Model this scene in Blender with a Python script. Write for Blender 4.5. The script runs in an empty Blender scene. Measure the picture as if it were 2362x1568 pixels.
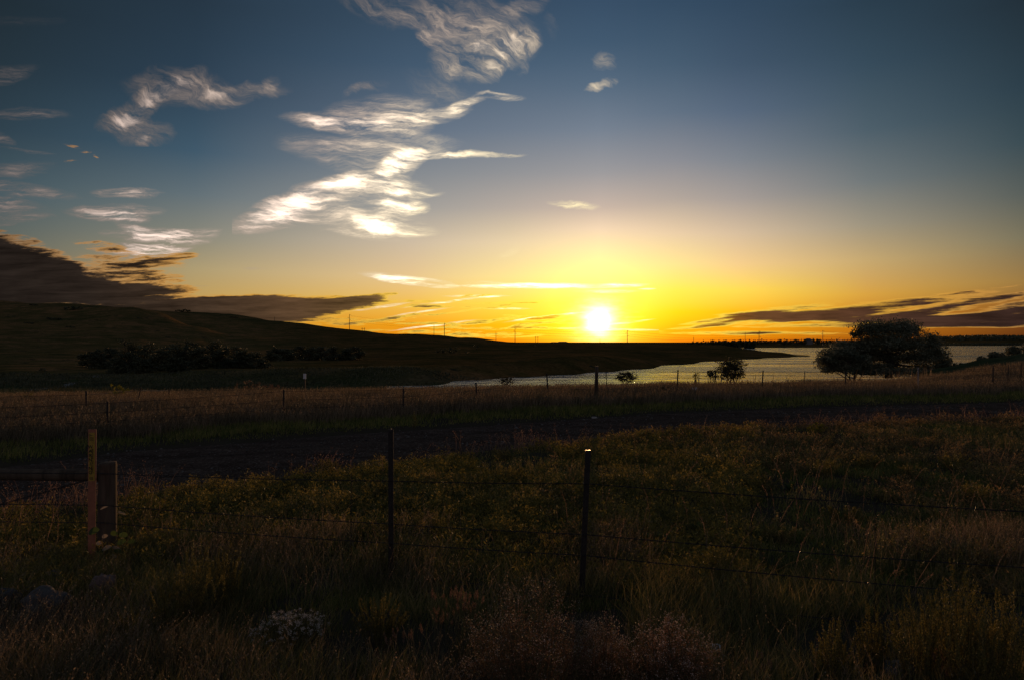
import bpy, bmesh, math, random
import numpy as np
from mathutils import Vector, Matrix, noise as mnoise
R = math.radians
scene = bpy.context.scene
COL = scene.collection

# ------------------------------------------------------------------ camera
CAMZ = 2.6
F = 1575.0                      # focal length in units of a 2362 wide picture
cam_d = bpy.data.cameras.new("camera")
cam_d.lens = 24.0
cam_d.sensor_width = 36.0
cam_d.clip_start = 0.05
cam_d.clip_end = 30000
cam = bpy.data.objects.new("camera", cam_d)
COL.objects.link(cam)
cam.location = (0, 0, CAMZ)
cam.rotation_euler = (R(90), 0, 0)
scene.camera = cam
scene.view_settings.view_transform = 'Standard'
scene.view_settings.look = 'None'
scene.view_settings.exposure = 0.0
scene.view_settings.gamma = 1.0
scene.cycles.max_bounces = 6
scene.cycles.transparent_max_bounces = 8
scene.cycles.use_denoising = True

# ------------------------------------------------------------------ sun
SUN_AZ = math.atan((1382 - 1181) / F)
SUN_EL = math.atan((785 - 740) / F * math.cos(SUN_AZ))
sd = Vector((math.sin(SUN_AZ) * math.cos(SUN_EL), math.cos(SUN_AZ) * math.cos(SUN_EL), math.sin(SUN_EL)))
sun_d = bpy.data.lights.new("sun", 'SUN')
sun_d.energy = 2.0
sun_d.angle = R(0.55)
sun_d.color = (1.0, 0.52, 0.22)
sun = bpy.data.objects.new("sun", sun_d)
COL.objects.link(sun)
sun.location = (60, 300, 60)
sun.rotation_euler = (-sd).to_track_quat('-Z', 'Y').to_euler()

# ------------------------------------------------------------------ node expression helper
class E:
    """a socket (or a number) in a node tree, with arithmetic"""
    def __init__(s, nt, v): s.nt, s.v = nt, v
def _put(nt, sock, v):
    if isinstance(v, E): v = v.v
    if isinstance(v, bpy.types.NodeSocket): nt.links.new(v, sock)
    else: sock.default_value = v
def math_n(nt, op, a, b=0.0, c=None, clamp=False):
    n = nt.nodes.new('ShaderNodeMath'); n.operation = op; n.use_clamp = clamp
    _put(nt, n.inputs[0], a); _put(nt, n.inputs[1], b)
    if c is not None: _put(nt, n.inputs[2], c)
    return E(nt, n.outputs[0])
def _bin(op, swap=False):
    def f(s, o): return math_n(s.nt, op, o, s) if swap else math_n(s.nt, op, s, o)
    return f
E.__add__ = _bin('ADD'); E.__radd__ = _bin('ADD', True)
E.__sub__ = _bin('SUBTRACT'); E.__rsub__ = _bin('SUBTRACT', True)
E.__mul__ = _bin('MULTIPLY'); E.__rmul__ = _bin('MULTIPLY', True)
E.__truediv__ = _bin('DIVIDE'); E.__rtruediv__ = _bin('DIVIDE', True)
def vmath(nt, op, a, b=None, scale=None):
    n = nt.nodes.new('ShaderNodeVectorMath'); n.operation = op
    _put(nt, n.inputs[0], a)
    if b is not None: _put(nt, n.inputs[1], b)
    if scale is not None: _put(nt, n.inputs['Scale'], scale)
    return E(nt, n.outputs['Value'] if op in ('LENGTH', 'DOT_PRODUCT', 'DISTANCE') else n.outputs['Vector'])
def sstep(nt, x, a, b, lo=0.0, hi=1.0, smooth=True):
    n = nt.nodes.new('ShaderNodeMapRange'); n.interpolation_type = 'SMOOTHSTEP' if smooth else 'LINEAR'; n.clamp = True
    _put(nt, n.inputs['Value'], x); _put(nt, n.inputs['From Min'], a); _put(nt, n.inputs['From Max'], b)
    _put(nt, n.inputs['To Min'], lo); _put(nt, n.inputs['To Max'], hi)
    return E(nt, n.outputs['Result'])
def mixc(nt, f, a, b, mode='MIX'):
    n = nt.nodes.new('ShaderNodeMix'); n.data_type = 'RGBA'; n.blend_type = mode; n.clamp_factor = True
    _put(nt, n.inputs[0], f); _put(nt, n.inputs[6], a); _put(nt, n.inputs[7], b)
    return E(nt, n.outputs[2])
def noise_n(nt, vec, scale, detail=4, rough=0.5, dist=0.0, color=False):
    n = nt.nodes.new('ShaderNodeTexNoise')
    if vec is not None: _put(nt, n.inputs['Vector'], vec)
    n.inputs['Scale'].default_value = scale; n.inputs['Detail'].default_value = detail
    n.inputs['Roughness'].default_value = rough; n.inputs['Distortion'].default_value = dist
    return E(nt, n.outputs['Color' if color else 'Fac'])
def mapping(nt, vec, loc=(0,0,0), rot=(0,0,0), scale=(1,1,1), typ='POINT'):
    n = nt.nodes.new('ShaderNodeMapping'); n.vector_type = typ
    _put(nt, n.inputs['Vector'], vec)
    n.inputs['Location'].default_value = loc; n.inputs['Rotation'].default_value = rot; n.inputs['Scale'].default_value = scale
    return E(nt, n.outputs[0])
def combine(nt, x, y, z=0.0):
    n = nt.nodes.new('ShaderNodeCombineXYZ')
    _put(nt, n.inputs[0], x); _put(nt, n.inputs[1], y); _put(nt, n.inputs[2], z)
    return E(nt, n.outputs[0])
def separate(nt, v):
    n = nt.nodes.new('ShaderNodeSeparateXYZ'); _put(nt, n.inputs[0], v)
    return [E(nt, o) for o in n.outputs]
def lin(c):
    return tuple(((x / 255.0) / 12.92 if x / 255.0 <= 0.04045 else ((x / 255.0 + 0.055) / 1.055) ** 2.4) for x in c[:3])
def ramp(nt, fac, stops, interp='LINEAR'):
    n = nt.nodes.new('ShaderNodeValToRGB'); cr = n.color_ramp; cr.interpolation = interp
    _put(nt, n.inputs[0], fac)
    cr.elements[0].position = stops[0][0]; cr.elements[0].color = (*stops[0][1], 1)
    cr.elements[1].position = stops[-1][0]; cr.elements[1].color = (*stops[-1][1], 1)
    for p, c in stops[1:-1]:
        e = cr.elements.new(p); e.color = (*c, 1)
    return E(nt, n.outputs[0])

# ------------------------------------------------------------------ sky: sunset gradient and clouds by direction
world = bpy.data.worlds.new("World"); scene.world = world
world.use_nodes = True
nt = world.node_tree; nt.nodes.clear()
w_out = nt.nodes.new('ShaderNodeOutputWorld'); w_bg = nt.nodes.new('ShaderNodeBackground')
nt.links.new(w_bg.outputs[0], w_out.inputs[0])
tc = nt.nodes.new('ShaderNodeTexCoord')
dx, dy, dz = separate(nt, vmath(nt, 'NORMALIZE', tc.outputs['Generated']))
az = math_n(nt, 'ARCTAN2', dx, dy)                     # compass bearing from +Y
el = math_n(nt, 'ARCSINE', dz)                         # height above the horizon
def P_el(px, py):
    a = math.atan((px - 1181) / F)
    return math.atan((785 - py) / F * math.cos(a))
EMAX = R(60)
t_el = math_n(nt, 'SQRT', math_n(nt, 'MAXIMUM', el / EMAX, 0.0), 0.0, clamp=True)
COLS = [
 (-700, [(-60,(14,22,32)),(300,(26,36,46)),(600,(42,50,54)),(785,(50,46,42))]),
 (0,   [(0,(21,36,46)),(150,(26,44,56)),(300,(37,58,72)),(450,(62,84,94)),(560,(92,98,92)),(660,(118,100,74)),(785,(96,68,42))]),
 (450, [(0,(27,46,62)),(200,(34,58,78)),(350,(54,82,102)),(450,(92,107,115)),(550,(132,131,118)),(620,(168,151,112)),(680,(184,152,90)),(730,(196,140,48)),(785,(186,112,24))]),
 (950, [(0,(42,66,88)),(150,(56,82,106)),(300,(90,108,128)),(400,(124,132,140)),(480,(152,152,150)),(560,(198,182,160)),(640,(224,192,138)),(700,(232,184,76)),(750,(228,150,18)),(790,(206,102,4))]),
 (1180,[(0,(43,69,93)),(150,(60,88,113)),(300,(97,115,135)),(400,(133,139,147)),(480,(169,162,157)),(560,(222,203,168)),(640,(244,222,145)),(700,(250,216,72)),(750,(250,182,8)),(790,(238,130,0))]),
 (1382,[(0,(44,72,98)),(100,(52,82,108)),(200,(74,100,124)),(300,(104,122,142)),(400,(142,146,154)),(480,(186,172,164)),(530,(232,208,180)),(580,(255,232,170)),(630,(255,250,150)),(690,(255,250,90)),(740,(255,246,0)),(790,(255,190,0))]),
 (1560,[(0,(40,68,93)),(150,(58,86,110)),(260,(84,106,128)),(370,(126,133,145)),(460,(166,158,153)),(540,(222,198,166)),(610,(246,222,145)),(670,(253,230,80)),(720,(252,210,8)),(760,(246,165,0)),(790,(230,122,0))]),
 (1700,[(0,(37,64,88)),(150,(52,78,102)),(260,(76,98,122)),(370,(116,126,138)),(460,(156,150,148)),(540,(206,184,156)),(610,(236,200,138)),(670,(250,214,80)),(720,(244,178,14)),(785,(208,98,0))]),
 (2000,[(0,(29,53,70)),(150,(42,68,86)),(300,(66,88,102)),(420,(104,114,118)),(520,(150,142,124)),(600,(190,162,110)),(680,(208,156,62)),(730,(190,118,26)),(790,(140,66,8))]),
 (2362,[(0,(20,38,50)),(200,(30,54,68)),(330,(46,68,78)),(450,(80,88,86)),(550,(116,110,88)),(650,(150,116,62)),(700,(138,88,38)),(740,(104,56,24)),(790,(62,28,12))]),
 (3100,[(-60,(14,24,34)),(300,(26,38,48)),(600,(44,50,52)),(785,(48,36,32))]),
]
def col_ramp(px, stops):
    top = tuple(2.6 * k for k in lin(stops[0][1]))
    pts = [(math.sqrt(max(0, P_el(px, py)) / EMAX), lin(c)) for py, c in stops]
    pts.append((1.0, top))
    pts.sort()
    return ramp(nt, t_el, pts, 'CARDINAL' if False else 'LINEAR')
azs = [math.atan((px - 1181) / F) for px, _ in COLS]
sky = None
for i, (px, st) in enumerate(COLS):
    c = col_ramp(px, st)
    sky = c if sky is None else mixc(nt, sstep(nt, az, azs[i-1], azs[i], smooth=False), sky, c)
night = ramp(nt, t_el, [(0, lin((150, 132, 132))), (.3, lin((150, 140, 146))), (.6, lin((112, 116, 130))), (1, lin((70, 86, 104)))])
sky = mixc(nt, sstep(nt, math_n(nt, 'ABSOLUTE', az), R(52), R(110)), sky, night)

# coordinates of the western sky: gnomonic round due +Y, used in the front half only; x to the right, y up
ys = math_n(nt, 'MAXIMUM', dy, 0.12)
p0 = combine(nt, dx / ys * F, dz / ys * F)
px_, py_, _z = separate(nt, p0)
px_ = px_ + 1181.0; py_ = 785.0 - py_
def noise2(vec, wx, wy, rot=0, detail=3, rough=.55, dist=0.0, color=False):
    n = nt.nodes.new('ShaderNodeTexNoise'); n.noise_dimensions = '2D'
    c, s_ = math.cos(R(rot)), math.sin(R(rot))
    x = vmath(nt, 'DOT_PRODUCT', vec, (c / wx, s_ / wx, 0)); y = vmath(nt, 'DOT_PRODUCT', vec, (-s_ / wy, c / wy, 0))
    _put(nt, n.inputs['Vector'], combine(nt, x + 37.0, y + 11.0))
    n.inputs['Scale'].default_value = 1.0; n.inputs['Detail'].default_value = detail
    n.inputs['Roughness'].default_value = rough; n.inputs['Distortion'].default_value = dist
    return E(nt, n.outputs['Color' if color else 'Fac'])
def warp(vec, wx, wy, amp, detail=2, rough=.5):
    nv = noise2(vec, wx, wy, 0, detail, rough, color=True)
    return vmath(nt, 'MULTIPLY_ADD', vmath(nt, 'SUBTRACT', nv, (.5, .5, .5)), (amp[0], amp[1], 0)) if False else \
        vmath(nt, 'ADD', vec, vmath(nt, 'MULTIPLY', vmath(nt, 'SUBTRACT', nv, (.5, .5, .5)), (amp[0], amp[1], 0)))
def after(vec, e):                                       # keeps the noise layers in sequence (bounded shader stack)
    return vmath(nt, 'ADD', vec, combine(nt, e * 1e-4, 0.0, 0.0))
def blobs(vec, lst):
    tot = None; rots = {}
    for cx, cy, rx, ry, ang, w in lst:
        q = int(round(ang / 7.5)) * 7.5
        c, s_ = math.cos(R(q)), math.sin(R(q))
        if q not in rots:
            rots[q] = vec if q == 0 else combine(nt, vmath(nt, 'DOT_PRODUCT', vec, (c, s_, 0)), vmath(nt, 'DOT_PRODUCT', vec, (-s_, c, 0)))
        x0, y0 = cx - 1181, 785 - cy
        X, Y = c * x0 + s_ * y0, -s_ * x0 + c * y0
        n = nt.nodes.new('ShaderNodeVectorMath'); n.operation = 'MULTIPLY_ADD'
        _put(nt, n.inputs[0], rots[q]); n.inputs[1].default_value = (1 / rx, 1 / ry, 0); n.inputs[2].default_value = (-X / rx, -Y / ry, 0)
        d = vmath(nt, 'DOT_PRODUCT', n.outputs[0], n.outputs[0])
        v = math_n(nt, 'MAXIMUM', math_n(nt, 'MULTIPLY_ADD', d, -w, w), 0.0)
        tot = v if tot is None else tot + v
    return tot
CIRRUS_HIGH = [(850,12,130,36,-22,.55),(980,30,140,48,-15,.8),(1100,40,160,60,-15,.6),(1215,18,80,28,22,.5),
 (1110,95,150,46,-7,.7),(1080,148,95,44,0,1.1),(1180,115,80,44,30,1.0),(1215,150,24,20,45,.5),(1008,103,70,24,-30,.9),
 (1268,62,16,34,22,.25),(1120,175,50,22,22,.7),(1110,110,26,20,0,.9),
 (430,205,155,54,-7,1.1),(345,232,100,38,30,1.1),(560,212,110,28,7,.95),(622,190,28,24,37,.6),(288,268,95,36,22,.95),
 (318,300,105,46,-15,1.1),(335,332,18,28,-60,.9),(400,180,70,18,-22,.4),
 (1400,145,36,24,-37,.5),(1386,200,50,12,15,.8),(840,213,70,18,15,.6),(1010,205,100,36,-22,.35)]
CIRRUS_MID = [(1160,224,66,11,-7,1.0),(1080,240,66,15,22,1.0),(1010,268,95,24,18,.9),(925,287,95,36,0,1.0),(790,288,155,28,-7,1.3),(735,283,50,16,-7,.8),
 (860,262,150,48,7,.95),(780,362,165,42,-15,.7),(900,335,185,30,0,.75),(1040,359,195,9,0,1.2),(925,374,66,30,22,1.9),
 (905,410,80,50,60,.9),(890,440,120,40,0,1.0),(780,424,115,17,15,1.2),(740,452,160,38,15,1.3),(620,516,115,30,7,2.0),
 (655,482,100,36,15,1.5),(800,500,190,52,-7,.95),(895,524,110,27,-7,1.7),(920,477,78,21,0,1.6),(965,446,64,10,0,.9),(845,546,115,11,-7,.5),
 (1330,476,66,10,-7,.9),(1178,584,30,12,22,.3)]
CIRRUS_LEFT = [(0,180,100,26,15,.6),(40,265,130,16,0,.6),(0,318,50,14,-15,.9),(60,348,80,6,-7,.45),(10,400,120,26,7,.7),(50,440,140,18,-7,.9),(0,480,120,34,0,1.0),(40,510,90,10,7,.8),
 (290,447,95,14,0,1.5),(262,490,135,20,0,1.2),(262,500,100,15,-7,1.2),(305,522,55,26,-30,.8),(335,540,115,17,0,1.6),(378,560,140,28,4,1.8),(320,582,120,20,0,1.3),(360,585,85,13,7,.8),(30,50,120,14,0,.18)]
CIRRUS_LOW = [(940,647,125,12,-4,1.9),(1260,661,235,7,0,2.2),(1440,657,66,5,0,1.2),(1400,673,90,5,0,.7),(1490,668,24,3,0,.8),(1110,654,60,6,0,.6),(1100,684,90,4,0,1.1),(1160,713,80,3,0,1.0),(1040,697,130,3,4,.9),(1265,732,110,3.5,4,1.1),(1000,752,120,3,4,.9),(1430,746,80,3.5,4,1.1),(1450,762,80,3,0,.9),(1330,758,60,3,0,1.0),(880,708,80,4,7,1.0),(960,722,90,3,4,.9),(590,622,44,5,0,.4),(465,658,38,4,0,.7),(1178,584,30,12,22,.3)]
SPECKS = [(165,340,26,5,-15,.205),(185,352,30,4,-15,.20),(155,372,24,3,0,.205),(212,360,18,4,-30,.20)]
STRATUS_LEFT = [(-60,612,270,92,-7,2.4),(110,640,190,60,-15,.6),(80,676,300,44,0,1.6),(280,640,180,44,-7,.62),(300,682,160,20,0,.7),(340,668,130,15,0,.8),(380,603,85,13,7,.45),(230,568,70,15,-7,.46),(265,596,100,24,0,.45),(320,622,130,22,7,.5),(370,600,100,14,7,.5),(360,645,90,10,0,.45),
 (500,712,330,33,0,2.0),(640,701,280,20,0,1.5)]
STRATUS_MID = [(80,676,300,44,0,1.6),(280,640,180,44,-7,.62),(300,682,160,20,0,.7),(340,668,130,15,0,.8),(310,625,90,16,7,.42),(380,603,85,13,7,.45),(500,712,330,33,0,2.0),(640,701,280,20,0,1.5),(820,693,120,10,7,1.2),(740,712,170,19,7,1.2),(640,740,220,16,0,.9),(1000,728,300,3,4,.45),(1180,757,260,4,0,.5),(1120,700,160,3,0,.45),(1240,748,160,4,4,.5),(900,765,200,6,0,.4),
 (980,709,75,5,0,.65),(1100,684,60,5,0,.45),(1130,712,80,4,0,.42),(980,748,95,4.5,0,.75),(1120,743,130,5,4,.75),(1270,734,75,6,4,.95),(1180,730,40,4,0,.42),(1410,741,95,7,4,.42),
 (930,730,95,5,7,.45),(840,742,95,6,4,.45),(1100,772,160,9,0,.5),(1020,696,200,4,0,.36),(1330,748,90,4,0,.4),(1440,727,60,3.5,4,.38)]
STRATUS_RIGHT = [(1640,748,100,6,4,.5),(1730,770,190,7,0,.45),(1755,724,215,9,4,.95),(2000,711,330,14,4,1.3),(2260,694,210,9,4,1.2),(2310,718,230,9,4,.95),(1960,731,340,15,0,1.3),(2200,743,340,15,0,1.7),(2330,728,260,16,4,1.3),(2120,722,200,10,4,.9),(2360,700,120,7,4,1.1),(2080,752,320,6,0,.7),(1680,744,200,7,4,.9),(1750,770,260,5,0,.4),(2330,734,170,10,0,.8),(1820,752,210,6,0,.5),(2250,672,150,2.5,4,.42),(1862,566,60,8,7,.3)]
rs = vmath(nt, 'DISTANCE', p0, (1382 - 1181, 785 - 740, 0))
rn = rs / 1500.0
wh = ramp(nt, rn, [(0, (1.6, 1.4, .6)), (.15, (1.35, 1.15, .62)), (.36, (1.05, .86, .60)), (.5, (.58, .45, .36)), (.72, (.34, .265, .225)), (.85, (.24, .185, .16)), (1, (.13, .105, .10))])
gold = ramp(nt, rn, [(0, (1.4, 1.1, .05)), (.2, (1.05, .72, .08)), (.42, (.80, .42, .05)), (.6, (.62, .30, .06)), (.8, (.46, .245, .09)), (1, (.20, .11, .055))])
dark = ramp(nt, az / R(80) + .5, [(0.0, lin((30,25,22))), (.10, lin((40,32,27))), (.2, lin((62,47,35))), (.28, lin((82,60,41))), (.40, lin((112,84,48))), (.48, lin((176,118,30))), (.58, lin((235,165,10))), (.66, lin((170,98,16))), (.75, lin((98,62,38))), (.88, lin((66,44,34))), (1, lin((40,28,26)))])
def cirrus(base, groups):
    """thin ice cloud: soft veil, torn into fibres towards its edges, brighter where it is thick"""
    for lst, wx, wy, amp, rot, fx, fy, gain, br in groups:
        p1 = warp(p0, wx, wy, amp); p2 = warp(p1, wx * .28, wy * .28, (amp[0] * .42, amp[1] * .42), 3, .6)
        n1 = noise2(p2, fx, fy, rot, 6, .64)
        p3 = warp(p2, fx * .5, fy * .9, (fx * .22, fy * .5), 2)
        n2 = noise2(p3, fx * .8, fy * .34, rot + 10, 5, .66)
        ridge = math_n(nt, 'MAXIMUM', 1.0 - math_n(nt, 'ABSOLUTE', n2 * 2.0 - 1.0) * 4.0, -.3)
        raw = blobs(p2, lst)
        m = 1.0 - math_n(nt, 'EXPONENT', raw * -1.1)
        d = m * ((n1 - .5) * 2.5 + .60) + m * (1.2 - m) * ridge * .30
        a = sstep(nt, d, -.02, 1.25 / gain)
        base = mixc(nt, a, base, vmath(nt, 'SCALE', wh, scale=math_n(nt, 'MULTIPLY_ADD', a * a, .60 * br, .74 * br) + math_n(nt, 'MAXIMUM', raw * (n1 + .5) - 1.3, 0.0) * .9))
    return base
def stratus(base, lst, k=1.0, rot=2, soft=1.0):
    p1 = warp(p0, 150 * k, 50, (60, 12 / k)); p2 = warp(p1, 40 * k, 10, (22, 4.5 / k), 3, .6)
    n1 = noise2(p2, 74 * k, 8.5, rot, 6, .70)
    m = blobs(p2, lst)
    amp = sstep(nt, m, 0.0, .25) * sstep(nt, m, .7, 1.7, 2.9, 1.5)
    d = math_n(nt, 'MINIMUM', m, 1.5) * .9 + .04 + (n1 - .5) * amp
    cov = sstep(nt, d, .06, .06 + .48 * soft)
    core = sstep(nt, d, .38, .38 + .62 * soft)
    drk = vmath(nt, 'SCALE', dark, scale=noise2(p2, 150, 14, 1, 4, .65) * 2.0)
    return mixc(nt, cov, base, mixc(nt, core, gold, drk))
ragged = rs * (noise2(p0, 55, 16, 0, 3, .6) * .7 + .65)                # air and thin cloud break the glare unevenly
g1 = math_n(nt, 'EXPONENT', math_n(nt, 'POWER', ragged / 18.0, 1.12) * -1.0)
g2 = math_n(nt, 'EXPONENT', rs * (-1 / 46.0))
g3 = math_n(nt, 'EXPONENT', rs * (-1 / 150.0))
glow = vmath(nt, 'ADD', vmath(nt, 'SCALE', (1.0, .9, .72), scale=g1 * 6.0),
             vmath(nt, 'ADD', vmath(nt, 'SCALE', (1.0, .75, .12), scale=g2 * .9), vmath(nt, 'SCALE', (1.0, .62, .06), scale=g3 * .2)))
nish = nt.nodes.new('ShaderNodeTexSky'); nish.sky_type = 'NISHITA'; nish.sun_disc = False
nish.sun_elevation = SUN_EL; nish.sun_rotation = SUN_AZ
base = vmath(nt, 'ADD', sky, vmath(nt, 'SCALE', E(nt, nish.outputs[0]), scale=0.008))
def background(c):
    b = nt.nodes.new('ShaderNodeBackground'); _put(nt, b.inputs['Color'], c); b.inputs['Strength'].default_value = 1.0
    return b.outputs[0]
def switch(f, a, b):
    m = nt.nodes.new('ShaderNodeMixShader'); _put(nt, m.inputs[0], f); nt.links.new(a, m.inputs[1]); nt.links.new(b, m.inputs[2])
    return m.outputs[0]
gA = (CIRRUS_HIGH, 170, 150, (80, 64), -32, 120, 34, 1.1, .85)
gB = (CIRRUS_MID, 190, 110, (66, 30), -4, 150, 24, 1.2, 1.15)
gC = (CIRRUS_LEFT, 120, 50, (70, 16), -3, 80, 8, 1.25, 1.25)
gD = (CIRRUS_LOW, 190, 60, (50, 6), -2, 120, 12, 1.6, 1.0)
right = background(vmath(nt, 'ADD', stratus(base, STRATUS_RIGHT, 2.0, 3, 1.35), glow))
mid = background(vmath(nt, 'ADD', stratus(cirrus(base, [gD]), STRATUS_MID, 1.15, 2, 1.2), glow))
left = background(vmath(nt, 'ADD', stratus(cirrus(base, [gC]), STRATUS_LEFT + SPECKS, 1.15, 2, 1.2), glow))
high = background(vmath(nt, 'ADD', cirrus(base, [gA, gB]), glow))
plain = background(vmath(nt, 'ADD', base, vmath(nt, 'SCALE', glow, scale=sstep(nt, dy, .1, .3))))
def gt(a, b): return math_n(nt, 'GREATER_THAN', a, b)
s_high = switch(gt(px_, 1470.0), high, plain)                       # upper sky: cirrus left of the sun only
s_low = switch(gt(px_, 1520.0), mid, right)
s_front = switch(gt(py_, 598.0), s_high, s_low)
lft = gt(py_, 398.0 - gt(py_, 330.0) * 0.0)
s_left = math_n(nt, 'MAXIMUM', gt(215.0, px_) * gt(py_, -50.0), gt(535.0, px_) * gt(py_, 340.0))
s_left = math_n(nt, 'MINIMUM', s_left, gt(660.0 + gt(300.0, px_) * 400.0, py_))
s_front = switch(s_left, s_front, left)
inside = math_n(nt, 'MULTIPLY', gt(dy, .2) * gt(dz, -.002), gt(py_, -160.0), clamp=True)
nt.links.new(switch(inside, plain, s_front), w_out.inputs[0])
nt.nodes.remove(w_bg)
world.cycles.sampling_method = 'MANUAL'
world.cycles.sample_map_resolution = 1024
# ------------------------------------------------------------------ numpy helpers
rng = np.random.default_rng(7)
def vnoise(x, y, seed=0):
    """smooth value noise in [-1,1]"""
    xi = np.floor(x).astype(np.int64); yi = np.floor(y).astype(np.int64)
    fx = x - xi; fy = y - yi
    fx = fx * fx * (3 - 2 * fx); fy = fy * fy * (3 - 2 * fy)
    def h(a, b):
        n = (a * 374761393 + b * 668265263 + seed * 982451653) & 0x7fffffff
        n = ((n ^ (n >> 13)) * 1274126177) & 0x7fffffff
        return ((n ^ (n >> 16)) & 0xffff) / 32767.5 - 1
    a, b, c, d = h(xi, yi), h(xi + 1, yi), h(xi, yi + 1), h(xi + 1, yi + 1)
    return (a * (1 - fx) + b * fx) * (1 - fy) + (c * (1 - fx) + d * fx) * fy
def fbm(x, y, oct=4, seed=0, gain=.5):
    t = 0; a = 1; s = 0
    for i in range(oct):
        t = t + a * vnoise(x * 2 ** i, y * 2 ** i, seed + i); s += a; a *= gain
    return t / s
def smooth01(t):
    t = np.clip(t, 0, 1); return t * t * (3 - 2 * t)
def z_at(py, Y): return CAMZ - (py - 785) / F * Y
def x_at(px, Y): return (px - 1181) / F * Y

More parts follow.
